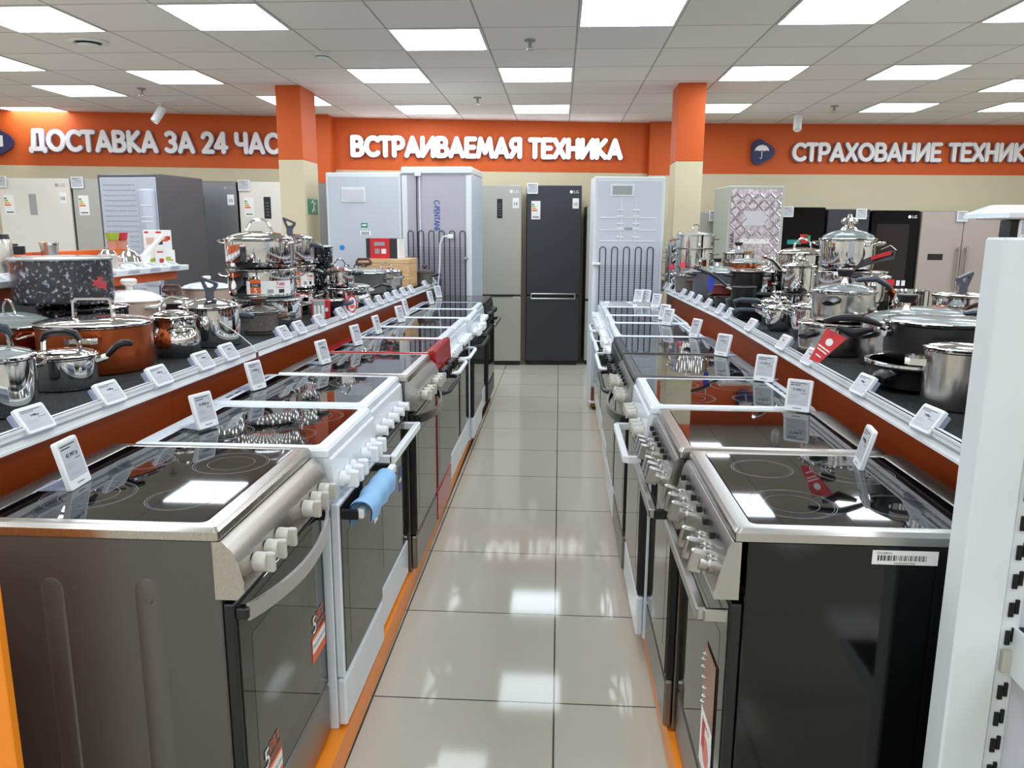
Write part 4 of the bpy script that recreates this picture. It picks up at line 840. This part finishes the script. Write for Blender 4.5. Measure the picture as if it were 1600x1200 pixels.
pot('cooking_pot', 'wide polished pot in the middle of the tallest stack', 'pot', (cx_+.01, cy_, DZ+.152), .155, .132, CHROME, lid=CHROME, dome=.006, side='loop', sang=rad(-60), zs=.85, group=GS)
pot('cooking_pot', 'bulged polished pot with ball knob on top of the tallest stack', 'pot', (cx_-.015, cy_, DZ+.30), .122, .135, CHROME, lid=GLIDS, knob='ball', dome=.04, side='loop', sang=rad(-50), zs=.85, ks=1.1, group=GS)
t = thing('hang_tag', 'black and red curved paper tag leaning on the tallest stack', 'tag', (cx_+.06, cy_-.14, DZ+.293), rad(-35))
b = MB(); n = 10; vs = []
for i in range(n+1):
    u = i/n; vs += [(-.08+.17*u, -.03+.02*math.sin(u*3), .004+.07*u*(1.2-.4*u)), (-.08+.17*u, -.025+.03*math.sin(u*3), .035+.075*u*(1.4-.5*u))]
b.add(vs, [(2*i, 2*i+2, 2*i+3, 2*i+1) for i in range(n)], BLACK); b.add([(x, y-.002, z) for x, y, z in vs], [(2*i+1, 2*i+3, 2*i+2, 2*i) for i in range(n)], BLACK)
b.add([(lerp(vs[2*i][0], vs[2*i+1][0], .7), vs[2*i][1]-.003, lerp(vs[2*i][2], vs[2*i+1][2], q)) for i in range(4, n) for q in (.5, .95)], [(2*i, 2*i+2, 2*i+3, 2*i+1) for i in range(n-5)], REDP); b.build('tag_card', t); tt = t
b = MB(); b.tube([(.09, -.012, .1), (.05, .05, .12), (0, .1, .1)], .0015, PAPER, 5); b.build('string', t)
# bulged polished set near the rail
pot('cooking_pot', 'bulged polished pot with upturned lid near the black dark side handle', 'pot', (1.13, 3.56, DZ), .082, .14, CHROME, 'cup', lid=CHROME, knob='knob', dome=.016, side='loop', sang=rad(-30), group=GS)
pot('cooking_pot', 'small bulged polished pot with upturned lid, next to the rail', 'pot', (1.07, 3.835, DZ), .066, .105, CHROME, 'cup', lid=CHROME, knob='knob', dome=.014, side='loop', sang=rad(-10), group=GS)
r9 = (1.12, 4.10, DZ)
pot('cooking_pot', 'polished pot beside the stacked black pans', 'pot', r9, .072, .115, CHROME, 'cup', lid=CHROME, knob='knob', dome=.012, side='loop', sang=rad(-20), group=GS)
pot('cooking_pot', 'wide polished pot carrying the long handled saucepan', 'pot', (1.32, 4.40, DZ), .095, .135, CHROME, lid=CHROME, dome=.004, side='loop', sang=rad(-30), group=GS)
pot('saucepan', 'polished saucepan with long steel handle and arched lid grip', 'saucepan', (1.31, 4.39, DZ+.149), .088, .135, CHROME, lid=CHROME, knob='arch', kang=rad(30), dome=.02, long=.14, lm=CHROME, lang=rad(200), ltilt=.5)
tx, ty = 1.49, 4.95
pot('cooking_pot', 'polished pot under the one with a big arched lid handle', 'pot', (tx, ty, DZ), .16, .15, CHROME, lid=CHROME, dome=.004, side='loop', sang=rad(-30), group=GS)
pot('cooking_pot', 'polished pot with a big arched lid handle behind the long handled saucepan', 'pot', (tx, ty, DZ+.164), .155, .175, CHROME, lid=CHROME, knob='arch', kang=rad(10), dome=.03, side='loop', sang=rad(-30), ks=1.3, group=GS)
# black pans
for i, (px, y, z, r, h, m, lab, ang) in enumerate(((1.05, 4.85, 0, .10, .075, NONST, 'black pan at the bottom near the rail, before the slate pot', 190), (1.06, 4.56, 0, .10, .085, NONST, 'deep black pan nearest the polished pots', 200), (1.06, 5.10, 0, .10, .07, NONST, 'black pan with pale rim behind the near pans', 185),
    (1.06, 5.10, .0715, .098, .06, P('black outside red brown pan', '6b2a22', 0, .35), 'red brown pan on a black pan under the blue tag', 180), (1.25, 4.70, 0, .12, .11, NONST, 'black pan low beside the polished pots', 200))):
    p = (px, y, DZ+z); t = pot('frying_pan', lab, 'pan', p, r, h, m, 'flare', long=.14 if i in (0, 1) else None, lm=DGREY, lang=rad(ang+100), ltilt=.1)
    b = MB(); b.lathe([(r*.97-.003, h+.0005), (r*.97+.004, h+.0015)], SATIN, 36); b.build('pale_rim', t)
for px, y, zz, lab in ((1.045, 4.315, .052, 'folded dark blue pan handles standing by the rail, upper'), (1.04, 4.305, 0, 'folded dark blue pan handles lying by the rail, lower')):
    p = (px, y, DZ+zz); t = thing('griddle_pan', lab, 'pan', p, rad(-20))
    b = MB(); b.rloft([(-.075, .075, -.06, .06, 0, .03), (-.09, .09, -.07, .07, .045, .04), (-.084, .084, -.064, .064, .045, .035), (-.07, .07, -.055, .055, .006, .03)], P('dark blue black coating', '181a22', 0, .35), 6, True, True); b.build('body', t)
    b = MB(); b.tube([(-.07, -.065, .035), (-.075, -.085, .05), (-.04, -.1, .062), (.04, -.1, .062), (.075, -.085, .05), (.07, -.065, .035)], .012, DGREY, 8); b.build('handle', t)
p = py_(1166, 4.98, DZ+.12); t = thing('wire_stand', 'black round base under the embossed black casserole', 'stand', (p[0], p[1], DZ)); b = MB(); b.lathe([(.08, 0), (.08, .12), (0, .12)], NONST, 24); b.build('drum', t)
pot('casserole', 'black embossed casserole on top of the black pans', 'casserole', p, .098, .105, NONST, lid=P('dark lid glass', '6b5a50', .3, .06), dome=.012, side='lug', sm=BLACK, sang=rad(0))
p = (1.06, 4.56, 0)
t = pot('saucepan', 'dark saucepan with a long black handle pointing at the aisle and a blue tag', 'saucepan', (p[0], p[1], DZ+.087), .07, .075, NONST, long=.2, lm=BLACK, lang=rad(172), ltilt=.5)
p = (.875, 4.58, DZ+.235); t = thing('hanging_tag', 'blue oval paper tag hanging from the long black handle', 'tag', p, rad(-10)); b = MB(); b.add([(.018*math.cos(i*.393), y, -.055+.05*math.sin(i*.393)) for y in (-.001, .001) for i in range(16)], [tuple(range(16)), tuple(reversed(range(16, 32)))]+[(i, 16+i, 16+(i+1) % 16, (i+1) % 16) for i in range(16)], BLUET); b.build('card', t); b = MB(); b.tube([(0, 0, -.01), (.004, 0, .03)], .0018, PAPER, 5); b.build('string', t)
pot('cooking_pot', 'slate grey pot with glass lid and black knob behind the black pans', 'pot', (1.13, 5.72, DZ), .165, .185, GREYPOT, lid=GLIDS, knob='cap', km=BLACK, dome=.04, side='lug', sm=BLACK, sang=rad(5), zs=.9)
pot('cooking_pot', 'brown stone coated pot beside the slate grey pot', 'pot', (1.0, 6.09, DZ), .115, .135, GRANITE, 'flare', lid=P('smoked lid glass', '6a6864', .3, .06), dome=.03, side='lug', sm=BROWNH, sang=rad(90))
# steamer towers
for px, y, r, n, lab in ((1.085, 6.42, .15, 3, 'tall steel steamer tower with a loop lid handle and red tag'), (1.005, 6.70, .10, 3, 'steel steamer tower with a red tag, second from the aisle'), (.985, 6.885, .07, 3, 'narrow steel steamer tower with a red tag at the shelf end')):
    p = (px, y, DZ); k = 1 if r > .14 else (.86 if r > .09 else .72); t = thing('steamer', lab, 'steamer', p, 0, 'steamer towers'); z = 0
    for j in range(n):
        h = (.19, .14, .105)[j]*k; b = MB(); b.lathe([(0, z), (r*.95, z), (r, z+.008), (r, z+h-.006), (r+.006, z+h-.002), (r+.006, z+h+.002), (r-.006, z+h+.002)], CHROME, 32); tier = b.build('tier', t)
        for q in (0, math.pi):
            b = MB(); b.M = Matrix.Rotation(q, 4, 'Z'); zz = z+h*.7; b.tube([(r-.004, -.035, zz), (r+.035, -.028, zz+.004), (r+.035, .028, zz+.004), (r-.004, .035, zz)], .005, CHROME, 6); b.build('handle', tier)
        z += h+.003
    b = MB(); b.lathe([(r+.004, z), (r+.004, z+.006), (r*.8, z+.018), (r*.3, z+.03), (0, z+.032)], GLIDS if r > .14 else CHROME, 32); l = b.build('lid', t)
    b = MB(); b.tube([(-.022, 0, z+.03), (-.022, 0, z+.07), (-.012, 0, z+.08), (.012, 0, z+.08), (.022, 0, z+.07), (.022, 0, z+.03)], .006, CHROME, 6); b.build('lid_knob', l)
    b = MB(); b.M = Matrix.Translation((-r*.72, -r*.72-.006, .21*k)) @ Matrix.Rotation(rad(-45), 4, 'Z') @ Matrix.Rotation(rad(90), 4, 'X'); b.lathe([(0, -.002), (.026, -.002), (.026, .002), (0, .003)], P('coral red tag', 'e0455a', 0, .4), 18); b.tube([(0, .03, 0), (.0, .08, .004)], .002, REDP, 5); b.build('round_tag', t, label='round red tag')
# back row of pots
for px, y, r, h, m, kn, km, z, lab in ((1.42, 6.05, .14, .24, COPPER, 'cap', P('wooden knob', '8a6a4a', 0, .5), 0, 'copper tinted pot with a wooden lid knob in the back row'), (1.43, 6.42, .12, .30, CHROME, 'cap', BLACK, 0, 'tall steel pot with a black knob in the back row'),
    (1.53, 5.70, .13, .21, CHROME, 'arch', CHROME, 0, 'steel pot with arched lid handle in the back row, beside the copper tinted one'), (1.47, 5.40, .125, .205, CHROME, 'arch', CHROME, 0, 'steel pot with arched lid handle in the back row, behind the polished pot')):
    p = (px, y, DZ); pot('cooking_pot', lab, 'pot', p, r, h, m, lid=GLIDS if km is not CHROME else CHROME, knob=kn, km=km, dome=.03, side='loop', sang=rad(0))
# copper handled pans at the near back
pot('cooking_pot', 'steel pot with copper fittings and upright grey lid handle', 'pot', (1.68, 3.36, DZ), .11, .21, CHROME, lid=CHROME, knob='fin', km=DGREY, kang=rad(190), dome=.012, side='paddle', sm=COPPER, sang=rad(200), ks=.9)
pot('frying_pan', 'copper rimmed pan with glass lid and long grey brown handle', 'pan', (1.45, 3.12, DZ), .145, .16, COPPERB, lid=GLIDS, dome=.02, long=.2, lm=BROWNH, lang=rad(20), ltilt=.2, side='loop', sm=COPPER, sang=rad(200))
pot('frying_pan', 'dark pan with copper strap and grey brown handle arching over it', 'pan', (1.53, 2.80, DZ), .108, .135, P('dark bronze inside', '3a2c28', .6, .3), side='strap', sm=COPPER, sang=rad(205))
for x, y, z0, a, kk, lab in ((1.63, 2.56, .20, 172, 1, 'long grey brown pan handle arching over the copper rimmed pan'), (1.55, 3.56, .25, 190, .8, 'long grey brown pan handle behind the black lid cap')):
    t = thing('frying_pan', lab, 'pan', (x, y, DZ), rad(a)); t.scale = (kk, kk, 1)
    b = MB(); b.lathe([(0, 0), (.09, 0), (.1, .01), (.1, z0-.03), (.096, z0-.03), (.09, z0-.05), (0, z0-.05)], CHROME, 28); b.build('body', t)
    b = MB(); b.tube([(.095, 0, z0-.045), (.13, 0, z0-.01), (.2, 0, z0+.018), (.3, 0, z0+.016), (.32, 0, z0+.012)], [.013, .015, .016, .014, .008], DGREY, 10, flat=(.8, 1.1), up=(0, 0, 1)); b.build('handle', t)
    b = MB(); b.tube([(.092, 0, z0-.055), (.118, 0, z0-.025)], .017, COPPER, 10); b.build('copper_ferrule', t)

# ------------------------------------------------------------------ fridges
def frame2(a, c): a, c = Vector((a[0], a[1], 0)), Vector((c[0], c[1], 0)); return a, math.atan2(c.y-a.y, c.x-a.x), (c-a).length
def fridge(a, c, H, m, label, split=.72, disp=None, logo=True, badge=True, energy=False, gap='dark', dep=.42, side=None, two=False, logom=None):
    """free-standing fridge, front between plan points a and c, facing the aisle"""
    o, rz, W = frame2(a, c); t = thing('fridge', label, 'fridge', o, rz, 'fridges along the sign wall'); sm = side or FR_SIDE
    b = MB(); b.box(.004, W-.004, .045, dep, .03, H, sm, .006); b.box(.02, W-.02, .03, dep-.05, 0, .04, BLACK); b.build('cabinet', t)
    if two:
        for n_, x0, x1 in (('door', 0, W/2-.003), ('door', W/2+.003, W)):
            b = MB(); b.box(x0, x1, 0, .044, .05, H-.005, m, .006); d = b.build(n_, t)
            b = MB(); hx = W/2-.045 if x0 == 0 else W/2+.045
            b.box(hx-.013, hx+.013, -.05, -.03, .55, H*.78, SATIN, .006)
            for z in (.6, H*.75): b.box(hx-.01, hx+.01, -.035, 0, z, z+.03, SATIN)
            b.build('handle', d)
        if disp: b = MB(); b.box(disp[0]*W, disp[1]*W, -.003, .01, disp[2], disp[3], BLACK, .002); b.build('display', t)
        return t, W
    b = MB(); b.box(0, W, 0, .044, split+.012, H-.003, m, .006); up = b.build('upper_door', t)
    b = MB(); b.box(0, W, 0, .044, .05, split-.012, m, .006); b.build('lower_door', t)
    b = MB()
    if gap == 'dark': b.box(.02, W-.09, .004, .03, split-.014, split+.034, DARK); b.box(.02, W-.09, -.002, .004, split-.022, split-.012, SATIN)
    else:
        for z in (split+.014, split-.04): b.box(.05, W-.05, -.008, .002, z, z+.014, SATIN, .003)
        for x in (.05, W-.062): b.box(x, x+.012, -.008, .002, split-.04, split+.028, SATIN)
    b.build('grip_strip', t)
    if disp:
        b = MB(); b.box(disp[0]*W, disp[1]*W, -.003, .002, disp[2], disp[3], disp[4] if len(disp) > 4 else BLACK, .001)
        for i in range(5): b.box(lerp(disp[0], disp[1], .3)*W, lerp(disp[0], disp[1], .7)*W, -.0036, -.003, lerp(disp[2], disp[3], .15+.14*i), lerp(disp[2], disp[3], .17+.14*i), GREYL)
        b.build('display', up)
    if logo:
        b = MB(); lm = logom or GREYL; b.text('LG', (W*.9, -.001, H-.085), (1, 0, 0), (0, 0, 1), .045, lm, .02); b.M = Matrix.Translation((W*.9-.055, -.001, H-.07)) @ Matrix.Rotation(rad(90), 4, 'X'); b.disc(.018, 0, lm, 16); b.build('maker_badge', up)
    if badge:
        b = MB(); b.box(W*.9-.04, W*.9+.03, -.0012, 0, H-.25, H-.14, PAPER); b.text('10', (W*.9-.005, -.0018, H-.22), (1, 0, 0), (0, 0, 1), .05, INK, .02); b.build('warranty_sticker', up)
    if energy:
        b = MB(); b.box(.05, .15, -.0012, 0, H-.37, H-.17, PAPER)
        for i, mm in enumerate((GREEN, YEL, P('amber print', 'e0a030', 0, .4), ORP)): b.box(.055, .08+.012*i, -.0018, -.001, H-.215-.022*i, H-.2-.022*i, mm)
        b.box(.065, .135, -.0018, -.001, H-.35, H-.34, INK); b.build('energy_label', up)
    return t, W
def magnet(a, c, fx, z, lab):
    o, rz, W = frame2(a, c); d = Vector((math.cos(rz), math.sin(rz), 0)); n = Vector((d.y, -d.x, 0))
    p = o+d*(fx*W)+n*.021; price_tag(.12, .115, (p.x, p.y, z), rz, 0, lab, 'price tags on the fridges', 'magnet')
f1 = ((-5.74, 7.84), (-5.05, 7.96)); fridge(*f1, 2.03, FR_W, 'white glass fridge with a grey recessed grip at the delivery sign end', disp=(.42, .52, 1.66, 1.87, GREYL), energy=True); magnet(*f1, .06, 1.93, 'price tag on the white glass fridge by the delivery sign')
f2 = ((-5.03, 7.97), (-4.44, 8.08)); fridge(*f2, 2.03, FR_S, 'silver fridge between the white glass fridge and the turned round one', disp=(.5, .62, 1.64, 1.87), energy=True, logo=False, badge=False); magnet(*f2, .1, 1.93, 'price tag on the silver fridge beside the white glass one')
f4 = ((-4.06, 8.3), (-3.48, 8.41)); fridge(*f4, 2.03, FR_G, 'dark steel fridge between the turned round and the white fridge', disp=(.29, .42, 1.64, 1.87))
f5 = ((-3.46, 8.42), (-2.86, 8.53)); fridge(*f5, 2.03, FR_W, 'white glass fridge beside the cream column', disp=(.42, .54, 1.64, 1.87), energy=True, badge=False, logo=False); magnet(*f5, .1, 1.93, 'price tag on the white fridge beside the cream column')
f6 = ((-2.8, 8.6), (-2.2, 8.71)); fridge(*f6, 2.03, FR_G, dep=.16, label= 'grey fridge peeping out beside the cream column', disp=(.42, .56, 1.55, 1.82, P('dark blue display', '27303c', 0, .3)), badge=False, logo=False)
f9 = ((-1.02, 8.80), (-.43, 8.84)); fridge(*f9, 2.02, FR_S, 'silver fridge with a narrow black display, end of the aisle', .80, disp=(.54, .64, 1.66, 1.87), logom=PAPER)
f10 = ((-.372, 8.86), (.235, 8.90)); fridge(*f10, 2.02, FR_K, 'graphite fridge with silver grip lines, end of the aisle', .80, energy=True, gap='bars', logom=PAPER, side=BLACK)
magnet(*f10, .1, 1.925, 'price tag on the graphite fridge')
fridge((.30, 8.95), (.75, 8.98), 1.80, FR_S, 'lower silver fridge half hidden behind the white turned round one', .75, logo=False, badge=False)
fridge((1.40, 9.0), (1.78, 9.02), 1.74, FR_S, 'low steel fridge between the column and the foil backed fridge', .75, logo=False, badge=False); magnet((1.40, 9.0), (1.78, 9.02), .84, 1.64, 'price tag on the low steel fridge beside the column')
g1 = ((2.36, 9.08), (2.97, 9.12)); T16, W16 = fridge(*g1, 1.80, FR_B, 'gloss black fridge with painted colourful reflections, next to the foil backed one', .7, logo=False, badge=False); magnet(*g1, .3, 1.69, 'price tag on the gloss black fridge with painted reflections')
b = MB()
for x, z, w_, h, m in ((.2, 1.39, .16, .05, P('teal reflection', '1f8f8f', 0, .4)), (.34, 1.40, .09, .10, REDP), (.38, 1.43, .08, .06, GREEN)): b.box(x, x+w_, -.003, 0, z, z+h, m, .001)
b.build('painted_reflection', T16)  # coloured reflections in the gloss door, put on as flat patches
g2 = ((3.0, 9.13), (3.47, 9.16)); fridge(*g2, 1.78, FR_K, 'dark graphite fridge between two black ones', .7, logo=True, badge=False, side=BLACK); magnet(*g2, .78, 1.67, 'price tag on the dark graphite fridge between two black ones')
g3 = ((3.5, 9.17), (4.03, 9.2)); T18, W18 = fridge(*g3, 1.77, FR_B, 'black fridge with a dark glass inner door and red stickers', .55, badge=False, side=BLACK, logom=PAPER)
b = MB(); b.box(.06, W18-.1, -.004, 0, .75, 1.62, P('dark red tinted glass', '170a0b', 0, .05), .002); d = b.build('inner_door', T18)
b = MB(); b.box(.1, .32, -.006, -.003, .93, 1.0, REDP); b.box(.08, .36, -.006, -.003, .86, .87, GREYL)
for x in (.36, .42): b.lathe([(0, -.001), (.02, 0)], PAPER, 12, (x, -.005, .96)) if 0 else b.box(x-.02, x+.02, -.006, -.003, .93, .99, PAPER)
b.build('sticker', d)
g4 = ((4.07, 9.22), (5.03, 9.28)); fridge(*g4, 1.765, FR_P, 'champagne side by side fridge with long twin handles', two=True, disp=(.11, .29, 1.22, 1.29)); magnet(*g4, .46, 1.65, 'price tag on the champagne side by side fridge')
g5 = ((5.08, 9.3), (5.9, 9.34)); fridge(*g5, 1.75, FR_B, 'gloss black fridge beyond the champagne side by side one', logo=False, badge=False)

def condenser(t, x0, x1, z0, z1, n, y=-.03):
    b = MB(); s_ = (x1-x0)/(2*n-1); pts = []
    r = s_/2
    for i in range(n):
        a = x0+2*i*s_; pts += [(a, y, z0)]+[(a+r-r*math.cos(rad(q)), y, z1-r+r*math.sin(rad(q))) for q in range(0, 181, 30)]+[(a+s_, y, z0)]
    b.tube(pts, .0048, WIRE, 6); c = b.build('condenser', t)
    b = MB(); k = int((z1-.12-z0)/.02)
    for i in range(k): z = z0+.02*i; b.box(x0-.01, x1+.01, y+.006, y+.0085, z, z+.0024, P('thin wire', '6a6a70', 0, .5))
    b.build('wire_grid', c)
def back_fridge(a, c, H, m, label, dep=.6, side=None):
    o, rz, W = frame2(a, c); t = thing('fridge', label, 'fridge', o, rz, 'fridges turned with their backs to the aisle')
    b = MB(); b.box(0, W, .0, dep, .03, H, side or WSTEEL, .008); b.box(.03, W-.03, .03, dep-.03, 0, .04, BLACK); b.build('cabinet', t)
    b = MB(); b.box(.025, W-.025, -.006, .002, .25, H-.03, m, .004); p = b.build('back_panel', t)
    return t, p, W, H
# turned round fridge with louvres
t, p, W, H = back_fridge((-4.135, 6.93), (-3.535, 6.86), 2.0, P('blue grey back panel', 'b4bac6', .2, .4), 'turned round fridge with dotted louvres and a cover plate on its back', .7, FR_SIDE)
b = MB()
for i in range(20):
    for j in range(13):
        if i in (10, 11) and 7 <= j <= 8: continue
        b.box(.06+j*.0245, .076+j*.0245, -.0095, -.005, 1.9-i*.045, 1.912-i*.045, P('blue grey louvre', '9aa1ae', .2, .4), .002)
for i in range(4): b.box(.05, .40, -.011, -.005, .98-i*.05, 1.0-i*.05, P('blue grey louvre', '9aa1ae', .2, .4), .004)
b.build('vent_grille', p)['kind'] = 'stuff'
b = MB(); b.M = Matrix.Rotation(rad(90), 4, 'X'); b.rloft([(.40, .565, 1.02, 1.87, .005, .03), (.40, .565, 1.02, 1.87, .02, .03), (.41, .555, 1.03, 1.86, .026, .025)], P('blue grey cover', 'aeb5c2', .2, .4), 4); b.M = Matrix()
for z in (1.72, 1.62, 1.58): b.box(.425, .54, -.029, -.025, z, z+.012, WSTEEL, .002)
b.lathe([(0, -.032), (.012, -.026)], WSTEEL, 12, (.52, 0, 1.5)); b.build('cover_plate', t)
b = MB(); b.tube([(.55, -.02, 1.02), (.545, -.03, .85), (.54, -.02, .6)], .006, BLACK, 6); b.build('power_cord', t)
# white back fridge behind the pots
t, p, W, H = back_fridge((-2.1, 7.06), (-1.42, 7.06), 2.025, BACKW, 'white turned round fridge with a blue dot and a green sticker on its back')
b = MB(); b.box(.14, .36, -.012, -.005, H-.26, H-.13, WSTEEL, .006); b.box(.155, .345, -.0135, -.011, H-.245, H-.15, FOIL, .002); b.build('vent_plate', p)
b = MB(); b.box(.31, .37, -.0075, -.0055, H-.48, H-.44, GREEN); b.box(.32, .36, -.008, -.007, H-.466, H-.452, PAPER); b.box(.30, .4, -.0075, -.0055, H-.55, H-.51, PAPER)
for i in range(5): b.box(.315+i*.014, .322+i*.014, -.008, -.007, H-.545, H-.518, INK)
b.build('rating_sticker', p)
b = MB(); b.M = Matrix.Translation((.13, -.0075, H-.66)) @ Matrix.Rotation(rad(90), 4, 'X'); b.disc(.024, 0, P('bright blue dot', '1a86d0', 0, .4), 20); b.build('blue_dot', p)
condenser(t, .15, W-.04, .3, H-.81, 6)
# grey back fridge with blue lettering
t, p, W, H = back_fridge((-1.412, 7.06), (-.785, 7.03), 2.07, BACKG, 'turned round fridge with blue vertical lettering and a white cap', .66, P('pale blue white side', 'bccbd6', 0, .3))
b = MB(); b.box(-.004, W+.006, -.02, .6, H-.062, H+.004, WSTEEL, .012); b.box(.12, .18, -.03, -.015, H-.08, H-.03, WSTEEL, .004); b.build('top_cap', t)
b = MB(); b.box(.0, .05, -.012, .002, .2, H-.07, WSTEEL, .003); b.box(W-.05, W, -.012, .002, .2, H-.07, WSTEEL, .003); b.build('edge_strip', t)
for x_, z_ in ((.315, H-.42), (.325, H-1.06)): b = MB(); b.text('C-PENTANE', (x_-.025, -.0075, z_), (0, 0, -1), (1, 0, 0), .075, BLUE, .05, fit=.27); b.build('lettering', p)
b = MB(); b.tube([(.14, -.02, H-.08), (.136, -.018, H-.4), (.14, -.02, H-.8)], .005, WIRE, 6); b.tube([(.165, -.018, H-.08), (.165, -.016, H-.9)], .005, WPLAST, 6); b.build('riser_pipe', t)
condenser(t, .055, W-.055, .25, H-.55, 6)
b = MB(); b.tube([(.43, -.05, H-.6), (.38, -.05, H-.6), (.35, -.05, H-.66), (.345, -.05, H-.85), (.32, -.05, H-1.1), (.33, -.05, H-1.4)], .007, WPLAST, 7); b.box(.42, .47, -.065, -.035, H-.62, H-.58, WPLAST, .006); b.build('power_cord', t)
for xa in (.03, .56): b = MB(); b.box(xa, xa+.035, -.04, -.01, H-.8, H-.78, GREYL, .002); b.build('coil_clip', t)
# white back fridge by the aisle
t, p, W, H = back_fridge((.278, 6.64), (.862, 6.67), 1.965, P('white ribbed back', 'c3c9d1', 0, .35), 'white turned round fridge with a black condenser beside the hotplate cooker', .34)
b = MB(); b.box(.13, .33, -.012, -.005, H-.16, H-.06, WSTEEL, .006); b.box(.15, .31, -.0135, -.011, H-.145, H-.075, GREYL, .002); b.build('vent_plate', p)
b = MB()
for z in (.34, .44, .53): 
    b.box(.05, W-.07, -.011, -.005, H-z, H-z+.012, WSTEEL, .004)
for x in (.22, .34): b.box(x, x+.012, -.011, -.005, H-.55, H-.17, WSTEEL, .004)
for z in (.28, .33, .39, .43, .5):
    for x in (.19, .32): b.box(x, x+.06, -.013, -.005, H-z, H-z+.018, WSTEEL, .006)
b.box(.26, .32, -.0145, -.005, H-.43, H-.41, GREYL); b.build('pressed_ribs', p)
condenser(t, .055, .5, .06, H-.57, 5); 
for z_ in (H-.72, .06): b = MB(); b.box(-.01, .06, -.04, -.006, z_, z_+.02, WPLAST, .003); b.build('coil_clip', t)
b = MB(); b.box(.012, .05, -.03, -.004, .02, .2, P('copper tube', '8a5a3a', .8, .4), .004); b.build('valve', t)
# embossed foil back fridge
t, p, W, H = back_fridge((1.715, 8.28), (2.285, 8.31), 1.985, FOILX, 'turned round fridge with an embossed foil back', .6, P('pale grey side', 'b9bfb4', 0, .4))
b = MB()
for i in range(24):
    for j in range(9):
        x, z = .055+j*.057, H-.1-i*.062
        if 3 <= j <= 5 and (2 < i < 6 or 7 < i < 13): continue
        sg = 1 if (i+j) % 2 else -1
        b.M = Matrix.Translation((x, -.006, z)) @ Matrix.Rotation(rad(45*sg), 4, 'Y'); b.add([(-.036, 0, -.012), (.036, 0, -.012), (.036, 0, .012), (-.036, 0, .012), (-.026, -.009, 0), (.026, -.009, 0)], [(0, 1, 5, 4), (2, 3, 4, 5), (1, 2, 5), (3, 0, 4)], FOILX)
b.M = Matrix(); b.text('C-PENTANE', (.07, -.018, H-.62), (0, 0, 1), (-1, 0, 0), .05, INK, .03, fit=.3); b.box(.14, .44, -.012, -.005, H-.58, H-.53, PAPER); b.box(.15, .42, -.01, -.005, H-.4, H-.25, FOIL, .004); b.build('embossing', p)

# ------------------------------------------------------------------ near white gondola and the hood
t = thing('white_gondola', 'white shop gondola with slotted upright beside the black sided cooker', 'shelf unit', (0, 0, 0))
yu = 1.30; x0 = at(1494, 786, y=yu).x+.026
b = MB(); b.box(x0, x0+.078, yu, yu+.06, 0, 1.513, WSTEEL, .004); b.box(x0+.079, x0+.112, yu+.008, yu+.06, 0, 1.5, WSTEEL, .002)
for i in range(26):
    z = .12+i*.053; b.box(x0+.088, x0+.096, yu+.004, yu+.0085, z, z+.026, DARK); b.box(x0+.098, x0+.104, yu+.004, yu+.0085, z+.006, z+.032, DARK)
b.build('upright', t)
b = MB(); b.box(x0+.113, x0+1.1, yu+.025, yu+.04, .0, 1.49, P('cool white back panel', 'd3d6de', 0, .45)); b.build('back_panel', t)
for z in (.83, .40):
    b = MB(); b.prism([(yu+.008, z-.075), (yu+.008, z+.012), (yu-.45, z+.012), (yu-.45, z-.02), (yu-.06, z-.078)], x0+.1, x0+.106, WSTEEL, 0); b.box(x0+.084, x0+.106, yu-.002, yu+.01, z-.07, z-.03, OFFW); b.build('bracket', t)
    b = MB(); b.box(x0+.107, x0+1.05, yu-.45, yu+.02, z-.02, z, WSTEEL, .002); b.box(x0+.107, x0+1.05, yu-.44, yu+.015, z, z+.008, CARPET); b.build('shelf', t)
b = MB(); b.box(x0+.102, x0+.116, yu-.02, yu+.006, 1.08, 1.18, SATIN); b.box(x0+.11, x0+.16, yu-.05, yu+.004, 1.10, 1.14, WPLAST, .004); b.box(x0+.113, x0+.2, yu-.03, yu+.0, 1.15, 1.25, ORP, .003); b.build('hook_bracket', t)
hx, hy = 2.06, 4.0
t = thing('display_stand', 'dark display stand carrying the white cooker hood', 'stand', (0, 0, 0))
b = MB(); b.box(hx+.16, hx+.75, hy+.06, hy+.16, 0, 1.585, BLACKG, .004); b.build('panel', t); b = MB(); b.box(hx+.1, hx+.8, hy-.05, hy+.25, 0, .06, BLACK, .004); b.build('base', t)
t = thing('cooker_hood', 'white slanted cooker hood on the dark stand', 'hood', (hx, hy, 1.585))
b = MB(); b.box(-.012, .7, -.22, .06, -.0, .008, SATIN, .002); b.build('grille_edge', t)
b = MB(); b.add([(0, -.21, .008), (.7, -.21, .008), (.7, .2, .008), (0, .2, .008), (0, -.21, .03), (.7, -.21, .03), (.7, .14, .075), (.12, .14, .075), (.12, .2, .075), (.7, .2, .075), (0, .2, .03)],
    [(0, 1, 5, 4), (4, 5, 6, 7), (7, 6, 9, 8), (4, 7, 8, 10), (0, 4, 10, 3), (3, 10, 8, 9, 2), (1, 2, 9, 6, 5), (3, 2, 1, 0)], WHITE); b.box(.12, .2, -.212, -.209, .016, .021, INK); b.build('canopy', t)
for x, lab in ((.09, 'price tag hanging under the edge of the white hood'), (.44, 'price tag hanging under the white hood next to the post')):
    price_tag(.06, .085, (hx+x, hy-.2, 1.585-.087), rad(0), 0, lab, 'price tags under the hood', 'magnet', red=True)
